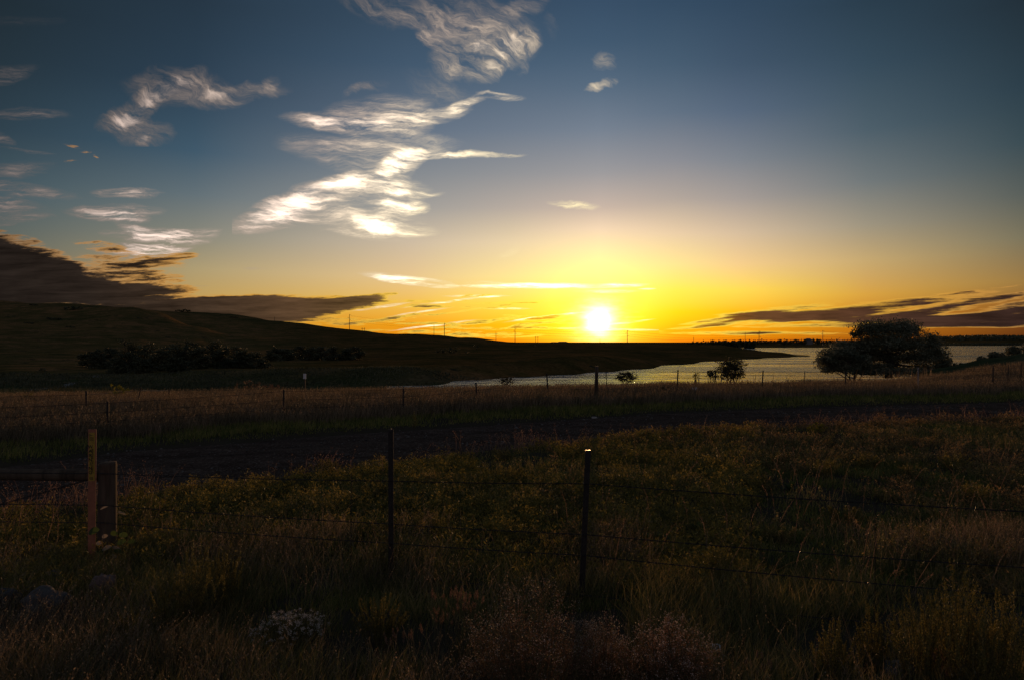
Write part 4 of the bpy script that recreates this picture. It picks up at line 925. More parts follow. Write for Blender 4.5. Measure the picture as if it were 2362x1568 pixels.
# near fence
def near_fence():
    YC, Y1, Y2, Y3 = 8.1, 7.3, 6.7, 5.6
    cx = x_at(246, YC)
    f = empty('wire_fence', (cx, YC, gz(cx, YC)), 0, 'near barbed wire fence with two steel posts and a stout wooden corner post', 'fence')
    def part(name, bm, m, smooth=False): 
        bmesh.ops.translate(bm, verts=bm.verts, vec=-f.location)
        return mesh_bm(name, bm, m, f, smooth)
    # corner post
    bm = bmesh.new(); rb = .5 * 40 / F * YC; zt = z_at(1066, YC)
    prof = [(-.4, 1.06), (0, 1.05), (.4, 1.0), (.8, .96), (zt - .03, .93), (zt - .004, .90), (zt, .6)]
    rg = tube(bm, [(cx + .012 * z, YC, z) for z, s in prof], [rb * s for z, s in prof], 20, True)
    for v in rg[-1] + rg[-2]: v.co.z += (v.co.x - cx) * .08
    part('corner_post', bm, M_POST, True)
    bm = bmesh.new(); xl = x_at(-340, 8.25); tube(bm, [(xl, 8.25, -.3), (xl, 8.25, zt)], [rb, rb * .9], 18); part('brace_post', bm, M_POST, True)
    bm = bmesh.new(); zr = z_at(1097, YC); rr_ = .5 * 28 / F * YC
    tube(bm, [(xl + rb * .8, 8.24, zr + .01), (xl + 1.2, 8.2, zr + .005), (cx - rb * .85, YC, zr)], [rr_ * 1.04, rr_, rr_ * .96], 16); part('rail', bm, M_POST, True)
    bm = bmesh.new()
    for k in range(3): 
        a = Vector((cx - rb, YC - .06, z_at(1100, YC))); b = Vector((xl, 8.1, .12)); n = 160
        tube(bm, [a.lerp(b, i / n) + Vector((0, math.cos(i * .55 + k * 2.1), math.sin(i * .55 + k * 2.1))) * .009 for i in range(n + 1)], .003, 4, False)
    part('brace_wire', bm, M_WIRE)
    # steel posts
    t1x, t2x = x_at(902, Y1), x_at(1340, Y2)
    for nm, x, Y, top, ln in (('steel_post', t1x, Y1, 990, (-.002, 0)), ('steel_post', t2x, Y2, 1040, (.045, .01))):
        h = z_at(top, Y) - gz(x, Y) + .1
        bm = tpost_bm(h, ln, .056); bmesh.ops.translate(bm, verts=bm.verts, vec=(x, Y, gz(x, Y) - .1)); o = part(nm, bm, M_TPOST)
        if top == 1040:
            bm = bmesh.new(); box(bm, x + ln[0] * h, Y + ln[1] * h + .008, gz(x, Y) - .1 + h + .002, .050, .018, .003)
            q = mesh_bm('top_glint', bm, M_GLINT, o);  # added plate that stands in for the glint on this post
            for v in q.data.vertices: v.co -= f.location
    # wires: heights (picture rows) at the corner, the two steel posts and the right edge
    rows = [(1088, 1109, 1115, 1180), (1160, 1208, 1232, 1309), (1200, 1252, 1280, 1375), (1262, 1323, 1371, 1464)]
    for k, (a, b, c, d) in enumerate(rows):
        x3 = x_at(2362, 5.75); e = Vector((x3, 5.75, z_at(d, 5.75))); m_ = Vector((t2x + .045 * z_at(c, Y2), Y2 - .012, z_at(c, Y2)))
        ext = e + (e - m_) * 1.1
        pts = [(xl, 8.15, z_at(a, YC) + .02), (cx, YC - rb - .004, z_at(a, YC)), (t1x, Y1 - .012, z_at(b, Y1)), m_, e, ext]
        part('wire', wire_bm(pts, .0030, seed=k), M_WIRE)
        for (x, Y, py) in ((t1x, Y1, b), (t2x + .045 * z_at(c, Y2), Y2, c)):
            bm = bmesh.new(); z = z_at(py, Y)
            tube(bm, [(x - .026, Y - .014, z), (x - .024, Y + .012, z + .004), (x + .024, Y + .012, z - .004), (x + .026, Y - .014, z)], .0018, 4, False); part('wire_clip', bm, M_WIRE)
    # twisted stays hanging across the wires
    for px, r0, r1, Yy in ((504, 1078, 1262, 7.8), (811, 1098, 1308, 7.4), (1734, 1148, 1420, 6.25), (2020, 1164, 1440, 6.05)):
        x = x_at(px, Yy - .02); a = Vector((x, Yy - .02, z_at(r0 - 8, Yy))); b = Vector((x - .01, Yy - .02, z_at(r1 + 8, Yy))); n = 90
        bm = bmesh.new()
        for ph in (0, math.pi): tube(bm, [a.lerp(b, i / n) + Vector((math.cos(i * .5 + ph), math.sin(i * .5 + ph), 0)) * .006 for i in range(n + 1)], .0021, 4, False)
        part('wire_stay', bm, M_WIRE)
near_fence()

# fence across the road: steel posts, one thick wooden post
def far_fence(name, posts, label, wires=(1.0, .72, .45), parts_mat=M_TPOST, ext=None):
    """posts: px, top row, bottom row, kind, lean"""
    P0 = posts[0]; base = None; tops = []
    root = None
    for px, yt, yb, kind, lean in posts:
        Y = CAMZ * F / (yb - 785); x = x_at(px, Y)
        if root is None: root = empty(name, (x, Y, gz(x, Y)), 0, label, 'fence')
        zb = gz(x, Y); h = z_at(yt, Y) - zb
        if kind == 'w':
            bm = bmesh.new(); tube(bm, [(0, 0, -.3), (lean * h * .5, 0, h * .5), (lean * h, 0, h)], [.085, .08, .07], 12); m = M_POST; nm = 'wooden_post'
        elif kind == 's':
            bm = tpost_bm(h + .1, (lean, 0), .05); bmesh.ops.translate(bm, verts=bm.verts, vec=(0, 0, -.1)); m = M_STEEL; nm = 'steel_post'
        else:
            bm = tpost_bm(h + .1, (lean, 0), .062 if kind == 't' else .04); bmesh.ops.translate(bm, verts=bm.verts, vec=(0, 0, -.1)); m = M_TPOST; nm = 'steel_post'
        bmesh.ops.translate(bm, verts=bm.verts, vec=Vector((x, Y, zb)) - root.location)
        mesh_bm(nm, bm, m, root, kind == 'w')
        hh = min(h, 1.15); tops.append((x, Y, zb, hh, lean))
    if ext:
        x, Y, zb, hh, l = tops[0]; tops.insert(0, (x + ext[0], Y + ext[1], gz(x + ext[0], Y + ext[1]), hh, 0))
        x, Y, zb, hh, l = tops[-1]; tops.append((x + ext[2], Y + ext[3], gz(x + ext[2], Y + ext[3]), hh, 0))
    for w in wires:
        bm = wire_bm([Vector((x + l * hh * w, Y - .03, zb + hh * w * .95)) - root.location for x, Y, zb, hh, l in tops], .0055, twist=False)
        mesh_bm('wire', bm, M_WIRE, root)
far_fence('wire_fence', [(248,926,1010,'t',0), (655,899,974,'t',-.01), (930,895,960,'t',.01), (1103,883,938,'t',-.09), (1266,861,919,'t',-.08), (1375,845,925,'w',.02), (1561,853,912,'t',.05), (1757,855,908,'t',.06),
    (1950,856,907,'t',.02), (2118,848,905,'s',0), (2290,844,900,'t',.03)], 'barbed wire fence running along the far side of the road', ext=(-9, -4, 9, 2))
far_fence('wire_fence', [(198,902,966,'t',.01), (312,893,950,'n',.22), (390,895,935,'n',0)], 'thin older fence posts standing in the tall grass behind the roadside fence at left', wires=(.9,), ext=(-12, -2, 3, 4))
far_fence('wire_fence', [(1400,857,900,'n',-.04), (1664,858,896,'n',.0), (1856,856,893,'n',.01), (2325,842,893,'n',.03), (2356,838,890,'n',0)], 'row of thin posts beyond the roadside fence against the water', wires=(.85,), ext=(-6, 0, 6, 1))

# orange utility marker
def marker():
    Y = 7.7; x = x_at(211, Y); root = empty('utility_marker', (x, Y, gz(x, Y)), 0, 'orange brown utility marker stake with a yellow warning label', 'marker post')
    zt = z_at(990, Y); w = .093; b = gz(x, Y)
    bm = bmesh.new(); n = 10; rows = [-.25, 0, .5, 1.0, zt - b - .006, zt - b]
    fr, bk = [], []
    for z in rows:
        s = .90 + .10 * max(0, z) / (zt - b); s *= (.94 if z == rows[-1] else 1)
        fr.append([bm.verts.new(((k / n - .5) * w * s + .006 * z, -.010 * math.cos((k / n - .5) * 2.6) + .0, z)) for k in range(n + 1)])
        bk.append([bm.verts.new(((k / n - .5) * w * s + .006 * z, -.010 * math.cos((k / n - .5) * 2.6) + .005, z)) for k in range(n + 1)])
    for i in range(len(rows) - 1):
        for k in range(n):
            bm.faces.new((fr[i][k], fr[i][k+1], fr[i+1][k+1], fr[i+1][k])); bm.faces.new((bk[i][k+1], bk[i][k], bk[i+1][k], bk[i+1][k+1]))
        bm.faces.new((bk[i][0], fr[i][0], fr[i+1][0], bk[i+1][0])); bm.faces.new((fr[i][n], bk[i][n], bk[i+1][n], fr[i+1][n]))
    for k in range(n): bm.faces.new((fr[-1][k], fr[-1][k+1], bk[-1][k+1], bk[-1][k]))
    st = mesh_bm('stake', bm, M_STAKE, root, False)
    z0, z1 = z_at(1109, Y) - b, z_at(997.6, Y) - b
    bm = bmesh.new(); m = 8; g_ = []
    for z in (z0, z1):
        g_.append([bm.verts.new(((k / m - .5) * .070 + .006 * z, -.010 * math.cos((k / m - .5) * 2.6 * .76) - .0022, z)) for k in range(m + 1)])
    for k in range(m): bm.faces.new((g_[0][k], g_[0][k+1], g_[1][k+1], g_[1][k]))
    lb = mesh_bm('label', bm, M_LABEL, root, True)
    def text(s, size, lx, z, rot=(R(90), 0, 0), xs=1, spacing=1.0, ls=1.0):
        c = bpy.data.curves.new('lettering', 'FONT'); c.body = s; c.size = size; c.align_x = 'CENTER'; c.align_y = 'TOP'; c.space_line = ls; c.space_character = spacing; c.extrude = .0004; c.offset = size * .012
        o = bpy.data.objects.new('lettering', c); COL.objects.link(o)
        dg = bpy.context.evaluated_depsgraph_get(); dg.update(); me = bpy.data.meshes.new_from_object(o.evaluated_get(dg)); bpy.data.objects.remove(o)
        me.materials.clear(); me.materials.append(M_INK)
        q = bpy.data.objects.new('lettering', me); COL.objects.link(q); q.parent = lb; q.location = (lx + .006 * z, -.0145, z); q.rotation_euler = rot; q.scale = (xs, 1, 1)
    zt_ = z_at(1025, Y) - b
    text('W\nA\nR\nN\nI\nN\nG', .052, -.014, zt_, ls=.93)
    text('BEFORE DIGGING', .030, .0235, (zt_ + z0) / 2 + .02, rot=(R(90), R(90), 0), xs=1.15)
    # small print and the pipe drawing
    bm = bmesh.new()
    for k, (zz, ww) in enumerate(((z1 - .055, .042), (z1 - .069, .050), (z1 - .083, .046), (z0 + .045, .040), (z0 + .033, .044), (z0 + .021, .038))):
        box(bm, .006 * zz, -.0145, zz, ww, .0008, .006)
    tube(bm, [(.0, -.0146, z1 - .030), (.02, -.0146, z1 - .034)], .003, 4)
    ring = [(-.012 + .009 * math.cos(a), -.0146, z1 - .028 + .010 * math.sin(a)) for a in [i * math.pi / 6 for i in range(13)]]
    tube(bm, ring, .0022, 4)
    mesh_bm('small_print', bm, M_INK, lb)
marker()

# little trail sign across the meadow
def trail_sign():
    Y = 52; x = x_at(703, Y); b = gz(x, Y); root = empty('trail_sign', (x, Y, b), 0, 'small pale sign on a wooden post in the meadow on the left', 'sign')
    zt = z_at(862, Y) - b; zb = z_at(874, Y) - b
    bm = bmesh.new(); box(bm, 0, .03, (zt - .1) / 2 - .15, .09, .09, zt + .15); bmesh.ops.bevel(bm, geom=bm.edges[:], offset=.008, segments=1); mesh_bm('post', bm, M_POST, root)
    bm = bmesh.new(); box(bm, 0, -.03, (zt + zb) / 2, .22, .02, zt - zb); bmesh.ops.bevel(bm, geom=bm.edges[:], offset=.004, segments=1); mesh_bm('panel', bm, M_SIGN, root)
trail_sign()

# power poles
POLES = [(633,732,900,'stub','short pole on the crest of the left ridge'), (806,726,900,'line','tall power pole highest up the left ridge'), (838,757,880,'h','small twin pole frame beside the tallest ridge pole'),
 (1001,750,600,'plain','left one of the close pair of power poles left of the sun'), (1025,746,820,'line','right one of the close pair of power poles left of the sun'), (1144,767,590,'plain','short bare pole on the lower slope left of the houses'),
 (1188,757,700,'line','power pole with arms just left of the distant houses'), (1238,777,1300,'h','small twin pole frame above the distant houses'), (1384,783,1600,'stub','tiny pole directly under the sun'),
 (1447,762,650,'line','power pole just right of the sun'), (1600,778,900,'plain','short pole between the sun and the far treeline'), (1719,768,1000,'plain','thin pole beside the taller pole in the far treeline'),
 (1751,764,960,'line','thick power pole rising from the far treeline'), (1898,763,772,'line','power pole on the far shore left of the spreading tree')]
pole_tops = {}
for px, yt, Y, kind, lab in POLES:
    x = x_at(px, Y); b = gz(x, Y) - 1; h = z_at(yt, Y) - b
    root = empty('power_pole', (x, Y, b), 0, lab, 'power pole', 'power poles on the skyline'); s = Y / 900
    if kind == 'h':
        for dx_ in (-1.5 * s, 1.5 * s):
            bm = bmesh.new(); tube(bm, [(dx_, 0, 0), (dx_, 0, h)], [.3 * s, .22 * s], 8); mesh_bm('pole', bm, M_POLE, root)
        bm = bmesh.new(); box(bm, 0, -.4, h - 1.2 * s, 6 * s, .3, .4 * s); mesh_bm('crossarm', bm, M_POLE, root)
        continue
    r = (.46 if kind == 'line' else .34) * s
    bm = bmesh.new(); tube(bm, [(0, 0, 0), (0, 0, h)], [r, r * .62], 8); mesh_bm('pole', bm, M_POLE, root)
    if kind == 'line':
        tp = []
        for k, (dz_, sg) in enumerate(((1.4, 1), (4.6, -1), (7.8, 1))):
            bm = bmesh.new(); tube(bm, [(0, -.3, h - dz_ * s), (sg * 2.0 * s, -.3, h - (dz_ - .5) * s)], [.16 * s, .10 * s], 6); arm = mesh_bm('arm', bm, M_POLE, root)
            bm = bmesh.new(); tube(bm, [(sg * 2.0 * s, -.3, h - (dz_ - .5) * s), (sg * 2.0 * s, -.3, h - (dz_ + .7) * s)], .13 * s, 6); mesh_bm('insulator', bm, M_POLE, arm)
            tp.append(Vector((x + sg * 2.0 * s, Y - .3, b + h - (dz_ + .7) * s)))
        pole_tops[px] = tp
ks = sorted(pole_tops)
cab_lab = ['highest', 'middle', 'lowest']
for w in range(3):
    bm = bmesh.new()
    for a, c in zip(ks[:-1], ks[1:]):
        A, B = pole_tops[a][w], pole_tops[c][w]; L = (B - A).length
        tube(bm, [A.lerp(B, t / 16) - Vector((0, 0, 4 * .012 * L * (t / 16) * (1 - t / 16))) for t in range(17)], .055, 4, False)
    A = pole_tops[ks[-1]][w]; tube(bm, [A, A + Vector((160, 150, -2))], .055, 4, False)
    o = mesh_bm('power_line', bm, M_WIRE); tag(o, f'{cab_lab[w]} of the thin cables strung between the skyline poles', 'cable', 'power lines on the skyline')

# distant farm buildings
M_HWALL = simple('farm_wall', (.12, .10, .09), .8, .1); M_HROOF = simple('farm_roof', (.05, .045, .045), .8, .2)
for px0, px1, yt, rf, Y, lab in ((1240, 1259, 790.2, .45, 2000, 'long low farm shed on the skyline left of the sun'), (1268, 1288, 789.2, .8, 2050, 'left house of the distant pair below the skyline clouds'), (1284, 1311, 788.2, 1.4, 2000, 'wider right house of the distant pair left of the sun'), (1857, 1872, 781.5, 3.0, 1010, 'gabled barn silhouette in the far treeline')):
    xa, xb = x_at(px0, Y), x_at(px1, Y); xm = (xa + xb) / 2; b = gz(xm, Y) - 1; zt = z_at(yt, Y) - b; w = xb - xa; d = 12; rh = rf * Y / F + .6
    root = empty('farm_building', (xm, Y, b), 0, lab, 'building', 'farm buildings on the skyline')
    bm = bmesh.new(); box(bm, 0, 0, (zt - rh) / 2, w * .92, d * .9, zt - rh); mesh_bm('wall', bm, M_HWALL, root)
    bm = bmesh.new(); wl = w / 2; e = zt - rh; v = [bm.verts.new(c) for c in ((-wl,-d/2,e),(wl,-d/2,e),(wl,d/2,e),(-wl,d/2,e),(-wl*.55,0,zt),(wl*.55,0,zt))]
    for f in ((0,1,5,4),(2,3,4,5),(0,4,3),(1,2,5),(3,2,1,0)): bm.faces.new([v[i] for i in f])
    mesh_bm('roof', bm, M_HROOF, root)

# faint dirt path in the left meadow
M_PATH = simple('pale_dirt', (.14, .13, .125), .95, .05, 0, .8, .35)
def path(name, pts, w, label):
    vs = []; 
    P_ = [Vector((x_at(px, Y), Y, 0)) for px, Y in pts]; L = []
    for i in range(len(P_) - 1):
        for k in range(12): L.append(P_[i].lerp(P_[i + 1], k / 12))
    for i, p in enumerate(L):
        d = (L[min(i + 1, len(L) - 1)] - L[max(i - 1, 0)]).normalized(); n = Vector((-d.y, d.x, 0)); ww = w * (1 + .4 * math.sin(i * 1.7)) 
        for s in (-1, -.33, .33, 1):
            q = p + n * ww * s / 2; vs.append((q.x, q.y, gz(q.x, q.y) + .05))
    F4 = np.array([[i*4+k, i*4+k+1, i*4+4+k+1, i*4+4+k] for i in range(len(L) - 1) for k in range(3)])
    tag(mesh_np(name, np.array(vs), [F4], M_PATH, smooth=True), label, None, None, 'structure')
path('path', [(60, 92), (110, 102), (140, 108), (172, 120)], 1.1, 'pale dirt path in the meadow at the far left')
path('path', [(215, 138), (232, 150), (262, 152)], 1.2, 'short pale streak of path before the grove')

# ------------------------------------------------------------------ rocks
def rock(px, py, wpx, hpx, c, label, seed):
    Y = CAMZ * F / (py - 785); x = x_at(px, Y); s = Y / F; bm = bmesh.new(); bmesh.ops.create_icosphere(bm, subdivisions=4, radius=1)
    rx, rz = wpx * s / 2, hpx * s
    for v in bm.verts:
        p = v.co.copy(); n = mnoise.fractal(p * 1.3 + Vector((seed, 0, 0)), .9, 2.1, 5) * .34 + mnoise.fractal(p * 7, .9, 2.1, 3) * .03
        q = p * (1 + n); q = Vector([math.copysign(abs(a) ** .82, a) for a in q])
        v.co = Vector((q.x * rx, q.y * rx * .8, q.z * rz * .75 + rz * .3))
    m, t, o = new_mat('granite'); p = obj_pos(t); n1 = noise_n(t, p, 9, 6, .7); n2 = noise_n(t, p, 60, 3, .6)
    principled(t, o, ramp(t, n1 * .6 + n2 * .4, [(.35, tuple(k * .5 for k in c)), (.65, tuple(k * 1.3 for k in c))]), .85, .2, bump=n1 + n2 * .3, bump_d=.02)
    ob = mesh_bm('rock', bm, m, None, True, (x, Y, gz(x, Y) - rz * .15)); tag(ob, label, 'rock', 'rocks at the foot of the corner post')
rock(97, 1432, 100, 62, (.062, .052, .048), 'large grey rock in the grass at lower left', 1.0)
rock(236, 1392, 62, 66, (.11, .07, .06), 'reddish rock below the wooden corner post', 2.3)
rock(122, 1355, 42, 30, (.10, .092, .090), 'small pale rock behind the large grey rock', 3.1)
rock(8, 1412, 66, 40, (.055, .047, .044), 'rock cut by the left edge of the picture', 4.7)
rock(2068, 1560, 110, 30, (.07, .062, .06), 'flat stone half buried at the foot of the picture', 5.2)
rock(1371, 962, 14, 5, (.25, .22, .2), 'small pale stone on the far verge of the road', 6.2)

# ------------------------------------------------------------------ single plants
def at_ground(px, py):
    Y = CAMZ * F / (py - 785); return x_at(px, Y), Y
def spiky(name, px, py, wpx, hpx, n_st, leaf_s, mat, label, cat='shrub', group=None, seed=0, spread=.5, lpf=26, start=.25, stem_m=None, flower=None, fl_n=0, asp=.32, bushy=.06, leafname='foliage'):
    """upright many-stemmed plant: curved stems, leaves along them, optional flower tips"""
    g = np.random.default_rng(seed); x, Y = at_ground(px, py); b = gz(x, Y) - .02; s = Y / F; W = wpx * s / 2; H = hpx * s
    root = empty(name, (x, Y, b), 0, label, cat, group)
    bm = bmesh.new(); C = []; D = []; FC = []
    for i in range(n_st):
        a = g.uniform(0, 2 * math.pi); r = math.sqrt(g.random())
        b0 = Vector((math.cos(a) * r * W * .35, math.sin(a) * r * W * .3, 0)); h = H * g.uniform(.6, 1.0) * (1 - .35 * r * r)
        b1 = Vector((math.cos(a) * r * W, math.sin(a) * r * W * .8, h))
        mid = b0.lerp(b1, .5) + Vector((0, 0, h * .12)) + Vector((g.normal(0, .04), g.normal(0, .04), 0)) * H
        pts = [b0, mid * .55 + b0 * .45, mid, mid.lerp(b1, .55), b1]
        tube(bm, pts, [.0035, .003, .0022, .0015, .001], 3, False)
        pa = np.array([list(p) for p in pts]); tt = g.uniform(start, 1, lpf) * 4; k = np.minimum(tt.astype(int), 3); f = (tt - k)[:, None]
        c = pa[k] * (1 - f) + pa[k + 1] * f; sp = bushy * H * (1.15 - tt / 4)[:, None]
        c = c + g.normal(0, 1, c.shape) * sp * .6
        C.append(c); D.append(np.repeat((pa[-1] - pa[0])[None] / (np.linalg.norm(pa[-1] - pa[0]) + 1e-6), lpf, 0))
        if flower: FC.append(pa[-1] + g.normal(0, 1, (fl_n, 3)) * np.array([.012, .012, .008]) * (H / .4))
    mesh_bm('stems', bm, stem_m or M_STEM, root)
    C = np.concatenate(C); D = np.concatenate(D); v, f = cards(C, leaf_s, asp, seed, D * .8, .6); ms = MeshSum(); ms.add(v, f); ms.build(leafname, mat, root)
    if flower:
        c = np.concatenate(FC); v, f = cards(c, leaf_s * .8, .8, seed + 1); ms = MeshSum(); ms.add(v, f); ms.build('flowers', flower, root)
    return root
M_KOCH = leaf_mat('feathery_green_leaf', [(.065,.068,.018), (.12,.105,.028), (.19,.150,.045)], .5, patch=3)
M_WHITEF = leaf_mat('white_flower', [(.34,.28,.26), (.50,.42,.40), (.66,.58,.56)], .3)
M_PINKF = leaf_mat('pale_pink_flower', [(.13,.10,.085), (.19,.15,.13), (.32,.26,.23)], .35)
M_LEAFG = leaf_mat('broad_green_leaf', [(.035,.055,.012), (.06,.085,.018)], .5, patch=4)
M_RIMLIT = leaf_mat('rim_lit_leaf', [(.16,.13,.10), (.26,.21,.18)], .4)  # rim light on the vine leaves, painted as a lighter leaf colour
# tall feathery shrubs bottom right and left
for i, (px, py, w, h, n, lab) in enumerate([
    (2120, 1600, 150, 270, 60, 'feathery green shrub left of the tallest one in the lower right corner'), (2215, 1600, 130, 330, 64, 'tallest feathery green shrub near the lower right corner'), (2310, 1620, 150, 290, 64, 'feathery green shrub cut by the right edge below the wires'),
    (2260, 1650, 170, 250, 60, 'nearest feathery shrub at the very corner lower right'), (1925, 1600, 110, 190, 40, 'loose feathery shrub at the foot of the picture right of the rusty bushes'),
    (455, 1460, 120, 230, 52, 'tall feathery shrub right of the wooden corner post'), (520, 1420, 90, 170, 34, 'feathery shrub on the right of the tall one near the corner post'), (380, 1500, 90, 180, 34, 'feathery shrub leaning between the reddish rock and the tall shrub'),
    (870, 1500, 150, 140, 50, 'leafy green weed clump at the foot of the left steel post'), (300, 1520, 90, 120, 28, 'yellowish feathery clump below the reddish rock'), (2010, 1560, 80, 190, 30, 'thin feathery clump left of the lower right shrubs')]):
    spiky('feathery_shrub', px, py, w, h, n, .018, M_KOCH, lab, group='feathery shrubs by the near fence', seed=500 + i, lpf=120, bushy=.026)
# rusty wild buckwheat bushes
for i, (px, py, w, h, n, lab) in enumerate([
    (1225, 1640, 320, 320, 190, 'wide rusty flowered bush at the foot of the right steel post'), (1370, 1620, 170, 230, 90, 'rusty bush between the two larger rusty bushes at the bottom'), (1540, 1640, 240, 225, 180, 'dense rounded rusty bush right of the right steel post'), (1100, 1620, 150, 110, 60, 'low rusty bush at the bottom left of the wide rusty bush')]):
    spiky('buckwheat_bush', px, py, w, h, n, .011, M_RUST, lab, group='rusty bushes at the foot of the picture', seed=520 + i, lpf=60, start=.35, flower=M_PINKF, fl_n=18, bushy=.10, asp=.6)
spiky('white_aster', 670, 1500, 180, 86, 150, .009, M_KOCH, 'clump of small white flowers at the foot of the picture', 'flowers', seed=530, lpf=30, flower=M_WHITEF, fl_n=22, bushy=.08)
# foxtail heads
def foxtails(px, py, wpx, hpx, n, label, seed):
    g = np.random.default_rng(seed); x, Y = at_ground(px, py); b = gz(x, Y) - .02; s = Y / F; W = wpx * s / 2; H = hpx * s
    root = empty('foxtail_grass', (x, Y, b), 0, label, 'grass clump', 'foxtail clumps at the foot of the picture'); bm = bmesh.new(); C = []; D = []
    for i in range(n):
        p0_ = Vector((g.uniform(-W, W) * .8, g.uniform(-W, W) * .5, 0)); tip = p0_ + Vector((g.normal(0, .03), g.normal(0, .03), H * g.uniform(.6, 1)))
        tube(bm, [p0_, p0_.lerp(tip, .5) + Vector((g.normal(0, .008), 0, 0)), tip], [.002, .0016, .001], 3, False)
        L = g.uniform(.045, .075); d = (tip - p0_).normalized(); k = 90; t = g.random(k)
        c = np.array(tip)[None] - np.array(d)[None] * (t * L)[:, None] + g.normal(0, 1, (k, 3)) * (.0055 * np.sin(np.pi * np.clip(t, .08, .95)))[:, None]; C.append(c); D.append(np.repeat(np.array(d)[None], k, 0))
    mesh_bm('stems', bm, M_STEM, root); v, f = cards(np.concatenate(C), .014, .22, seed, np.concatenate(D), .45); ms = MeshSum(); ms.add(v, f); ms.build('seed_heads', M_HEAD, root)
foxtails(1045, 1520, 130, 170, 44, 'cluster of pinkish foxtail heads between the steel posts', 541)
foxtails(930, 1530, 110, 90, 14, 'loose foxtails right of the white flowers', 542)
foxtails(2190, 1600, 150, 110, 34, 'foxtail heads before the lower right shrubs', 543)
foxtails(1745, 1590, 100, 85, 14, 'few foxtails on bare ground right of the dense rusty bush', 544)
foxtails(1720, 1500, 60, 40, 5, 'tiny foxtails beyond the bare ground right of the rusty bush', 545)
# broad leaved docks
def rosette(name, px, py, wpx, hpx, n, label, seed, mat=None, cat='plant', group='broad leaved plants in the field', asp=.42):
    g = np.random.default_rng(seed); x, Y = at_ground(px, py); s = Y / F; W = wpx * s / 2; H = hpx * s
    ms = MeshSum()
    for i in range(n):
        a = 2 * math.pi * i / n + g.normal(0, .3); L = g.uniform(.75, 1.1); el_ = g.uniform(.5, 1.25); d = np.array([math.cos(a) * math.cos(el_), math.sin(a) * math.cos(el_), math.sin(el_)])
        sd_ = np.array([-math.sin(a), math.cos(a), 0.]); len_ = L * math.hypot(W, H) * .9; K = 7; vs = []
        for k in range(K + 1):
            t = k / K; wd = len_ * asp * .5 * math.sin(math.pi * (t * .88 + .06)) ** .8; c = d * len_ * t - np.array([0, 0, len_ * .28 * t ** 2.4]); up = np.array([0, 0, 1.]) * wd * .3
            vs += [c - sd_ * wd + up, c, c + sd_ * wd + up]
        q = np.array([[k*3+j, k*3+j+1, k*3+3+j+1, k*3+3+j] for k in range(K) for j in range(2)]); ms.add(np.array(vs), q)
    ob = ms.build(name, mat or M_LEAFG, None, (x, Y, gz(x, Y)), True); return tag(ob, label, cat, group)
rosette('dock_plant', 1483, 1252, 46, 40, 9, 'broad leaved green plant right of the right steel post nearer the viewer', 551)
rosette('dock_plant', 1524, 1252, 50, 38, 9, 'broad leaved plant on the right of the nearer pair in the field', 552)
rosette('dock_plant', 1486, 1212, 40, 34, 8, 'broad leaved plant behind the nearer pair in the field', 553)
rosette('dock_plant', 1614, 1232, 56, 38, 9, 'broad leaved plant standing alone right of the other three', 554)
rosette('dock_plant', 757, 1152, 36, 34, 8, 'dark leafy plant in the field left of the left steel post', 555)
rosette('dock_plant', 1822, 1140, 44, 24, 7, 'leafy plant far right in the field beyond the top wire', 556)
# low golden weeds over the field
g = np.random.default_rng(77); spots = []
wl = [(1000,1130),(1045,1150),(1090,1135),(955,1165),(870,1150),(930,1190),(820,1170),(1170,1120),(1250,1135),(1310,1150),(1120,1180),(1200,1190),(1290,1200),(1060,1200),(640,1210),(700,1230),(760,1200),(850,1260),(930,1300),(980,1250),(860,1330),(600,1270),(560,1180),(660,1150),(1420,1300),(1180,1260),(1250,1290),(1420,1130),(1390,1080),(1560,1100),(1500,1060),(1650,1090),(1700,1060),(1800,1075),(1900,1100),(2000,1080),(2100,1105),(2200,1085),(1760,1130),(2050,1150),(2250,1160),(1950,1200),(1800,1250),(2150,1260),(1650,1330)]
zone = lambda px, py: ('left of the steel posts' if px < 890 else 'between the two steel posts' if px < 1345 else 'right of the steel posts')
dist = lambda py: ('beyond the top wire' if py < 1120 else 'behind the upper wires' if py < 1220 else 'behind the lower wires')
tone = ['golden', 'olive', 'brownish', 'dull green']; form = ['mat like', 'domed', 'straggly', 'ferny', 'tufted', 'flat topped', 'ragged']
used = {}
for i, (px, py) in enumerate(wl):
    w = g.uniform(60, 110) * (py - 785) / 380; h = w * g.uniform(.45, .7); z_ = (zone(px, py), dist(py)); k = used.get(z_, 0); used[z_] = k + 1
    od = ['first', 'second', 'third', 'fourth', 'fifth', 'sixth', 'seventh', 'eighth', 'ninth', 'tenth', 'eleventh', 'twelfth', 'thirteenth', 'fourteenth', 'fifteenth'][k]
    spiky('weed_clump', px, py + 6, w, h, 26, .016 + .0008 * (CAMZ * F / (py - 785)), M_KOCH if i % 3 else M_FIELD, f'{form[i % 7]} weed clump {z_[0]} {z_[1]}, {od} one', 'weed', 'low weed clumps in the field', seed=600 + i, lpf=80, start=.2, bushy=.14, asp=.4)
spiky('roadside_shrub', 757, 1098, 74, 46, 50, .028, M_KOCH, 'spiky green shrub on the near edge of the road', 'shrub', seed=700, lpf=40, bushy=.1)
spiky('roadside_shrub', 1160, 1060, 60, 30, 36, .030, M_FIELD, 'brown tussocky shrub on the near road edge between the posts', 'shrub', seed=701, lpf=36, bushy=.12)
spiky('roadside_shrub', 1330, 1050, 70, 28, 36, .03, M_KOCH, 'low green shrub on the near road edge above the right steel post', 'shrub', seed=702, lpf=36, bushy=.12)
spiky('roadside_shrub', 1460, 1030, 60, 40, 36, .03, M_FIELD, 'tallest weeds on the near road edge right of the right post', 'shrub', seed=703, lpf=36, bushy=.12)
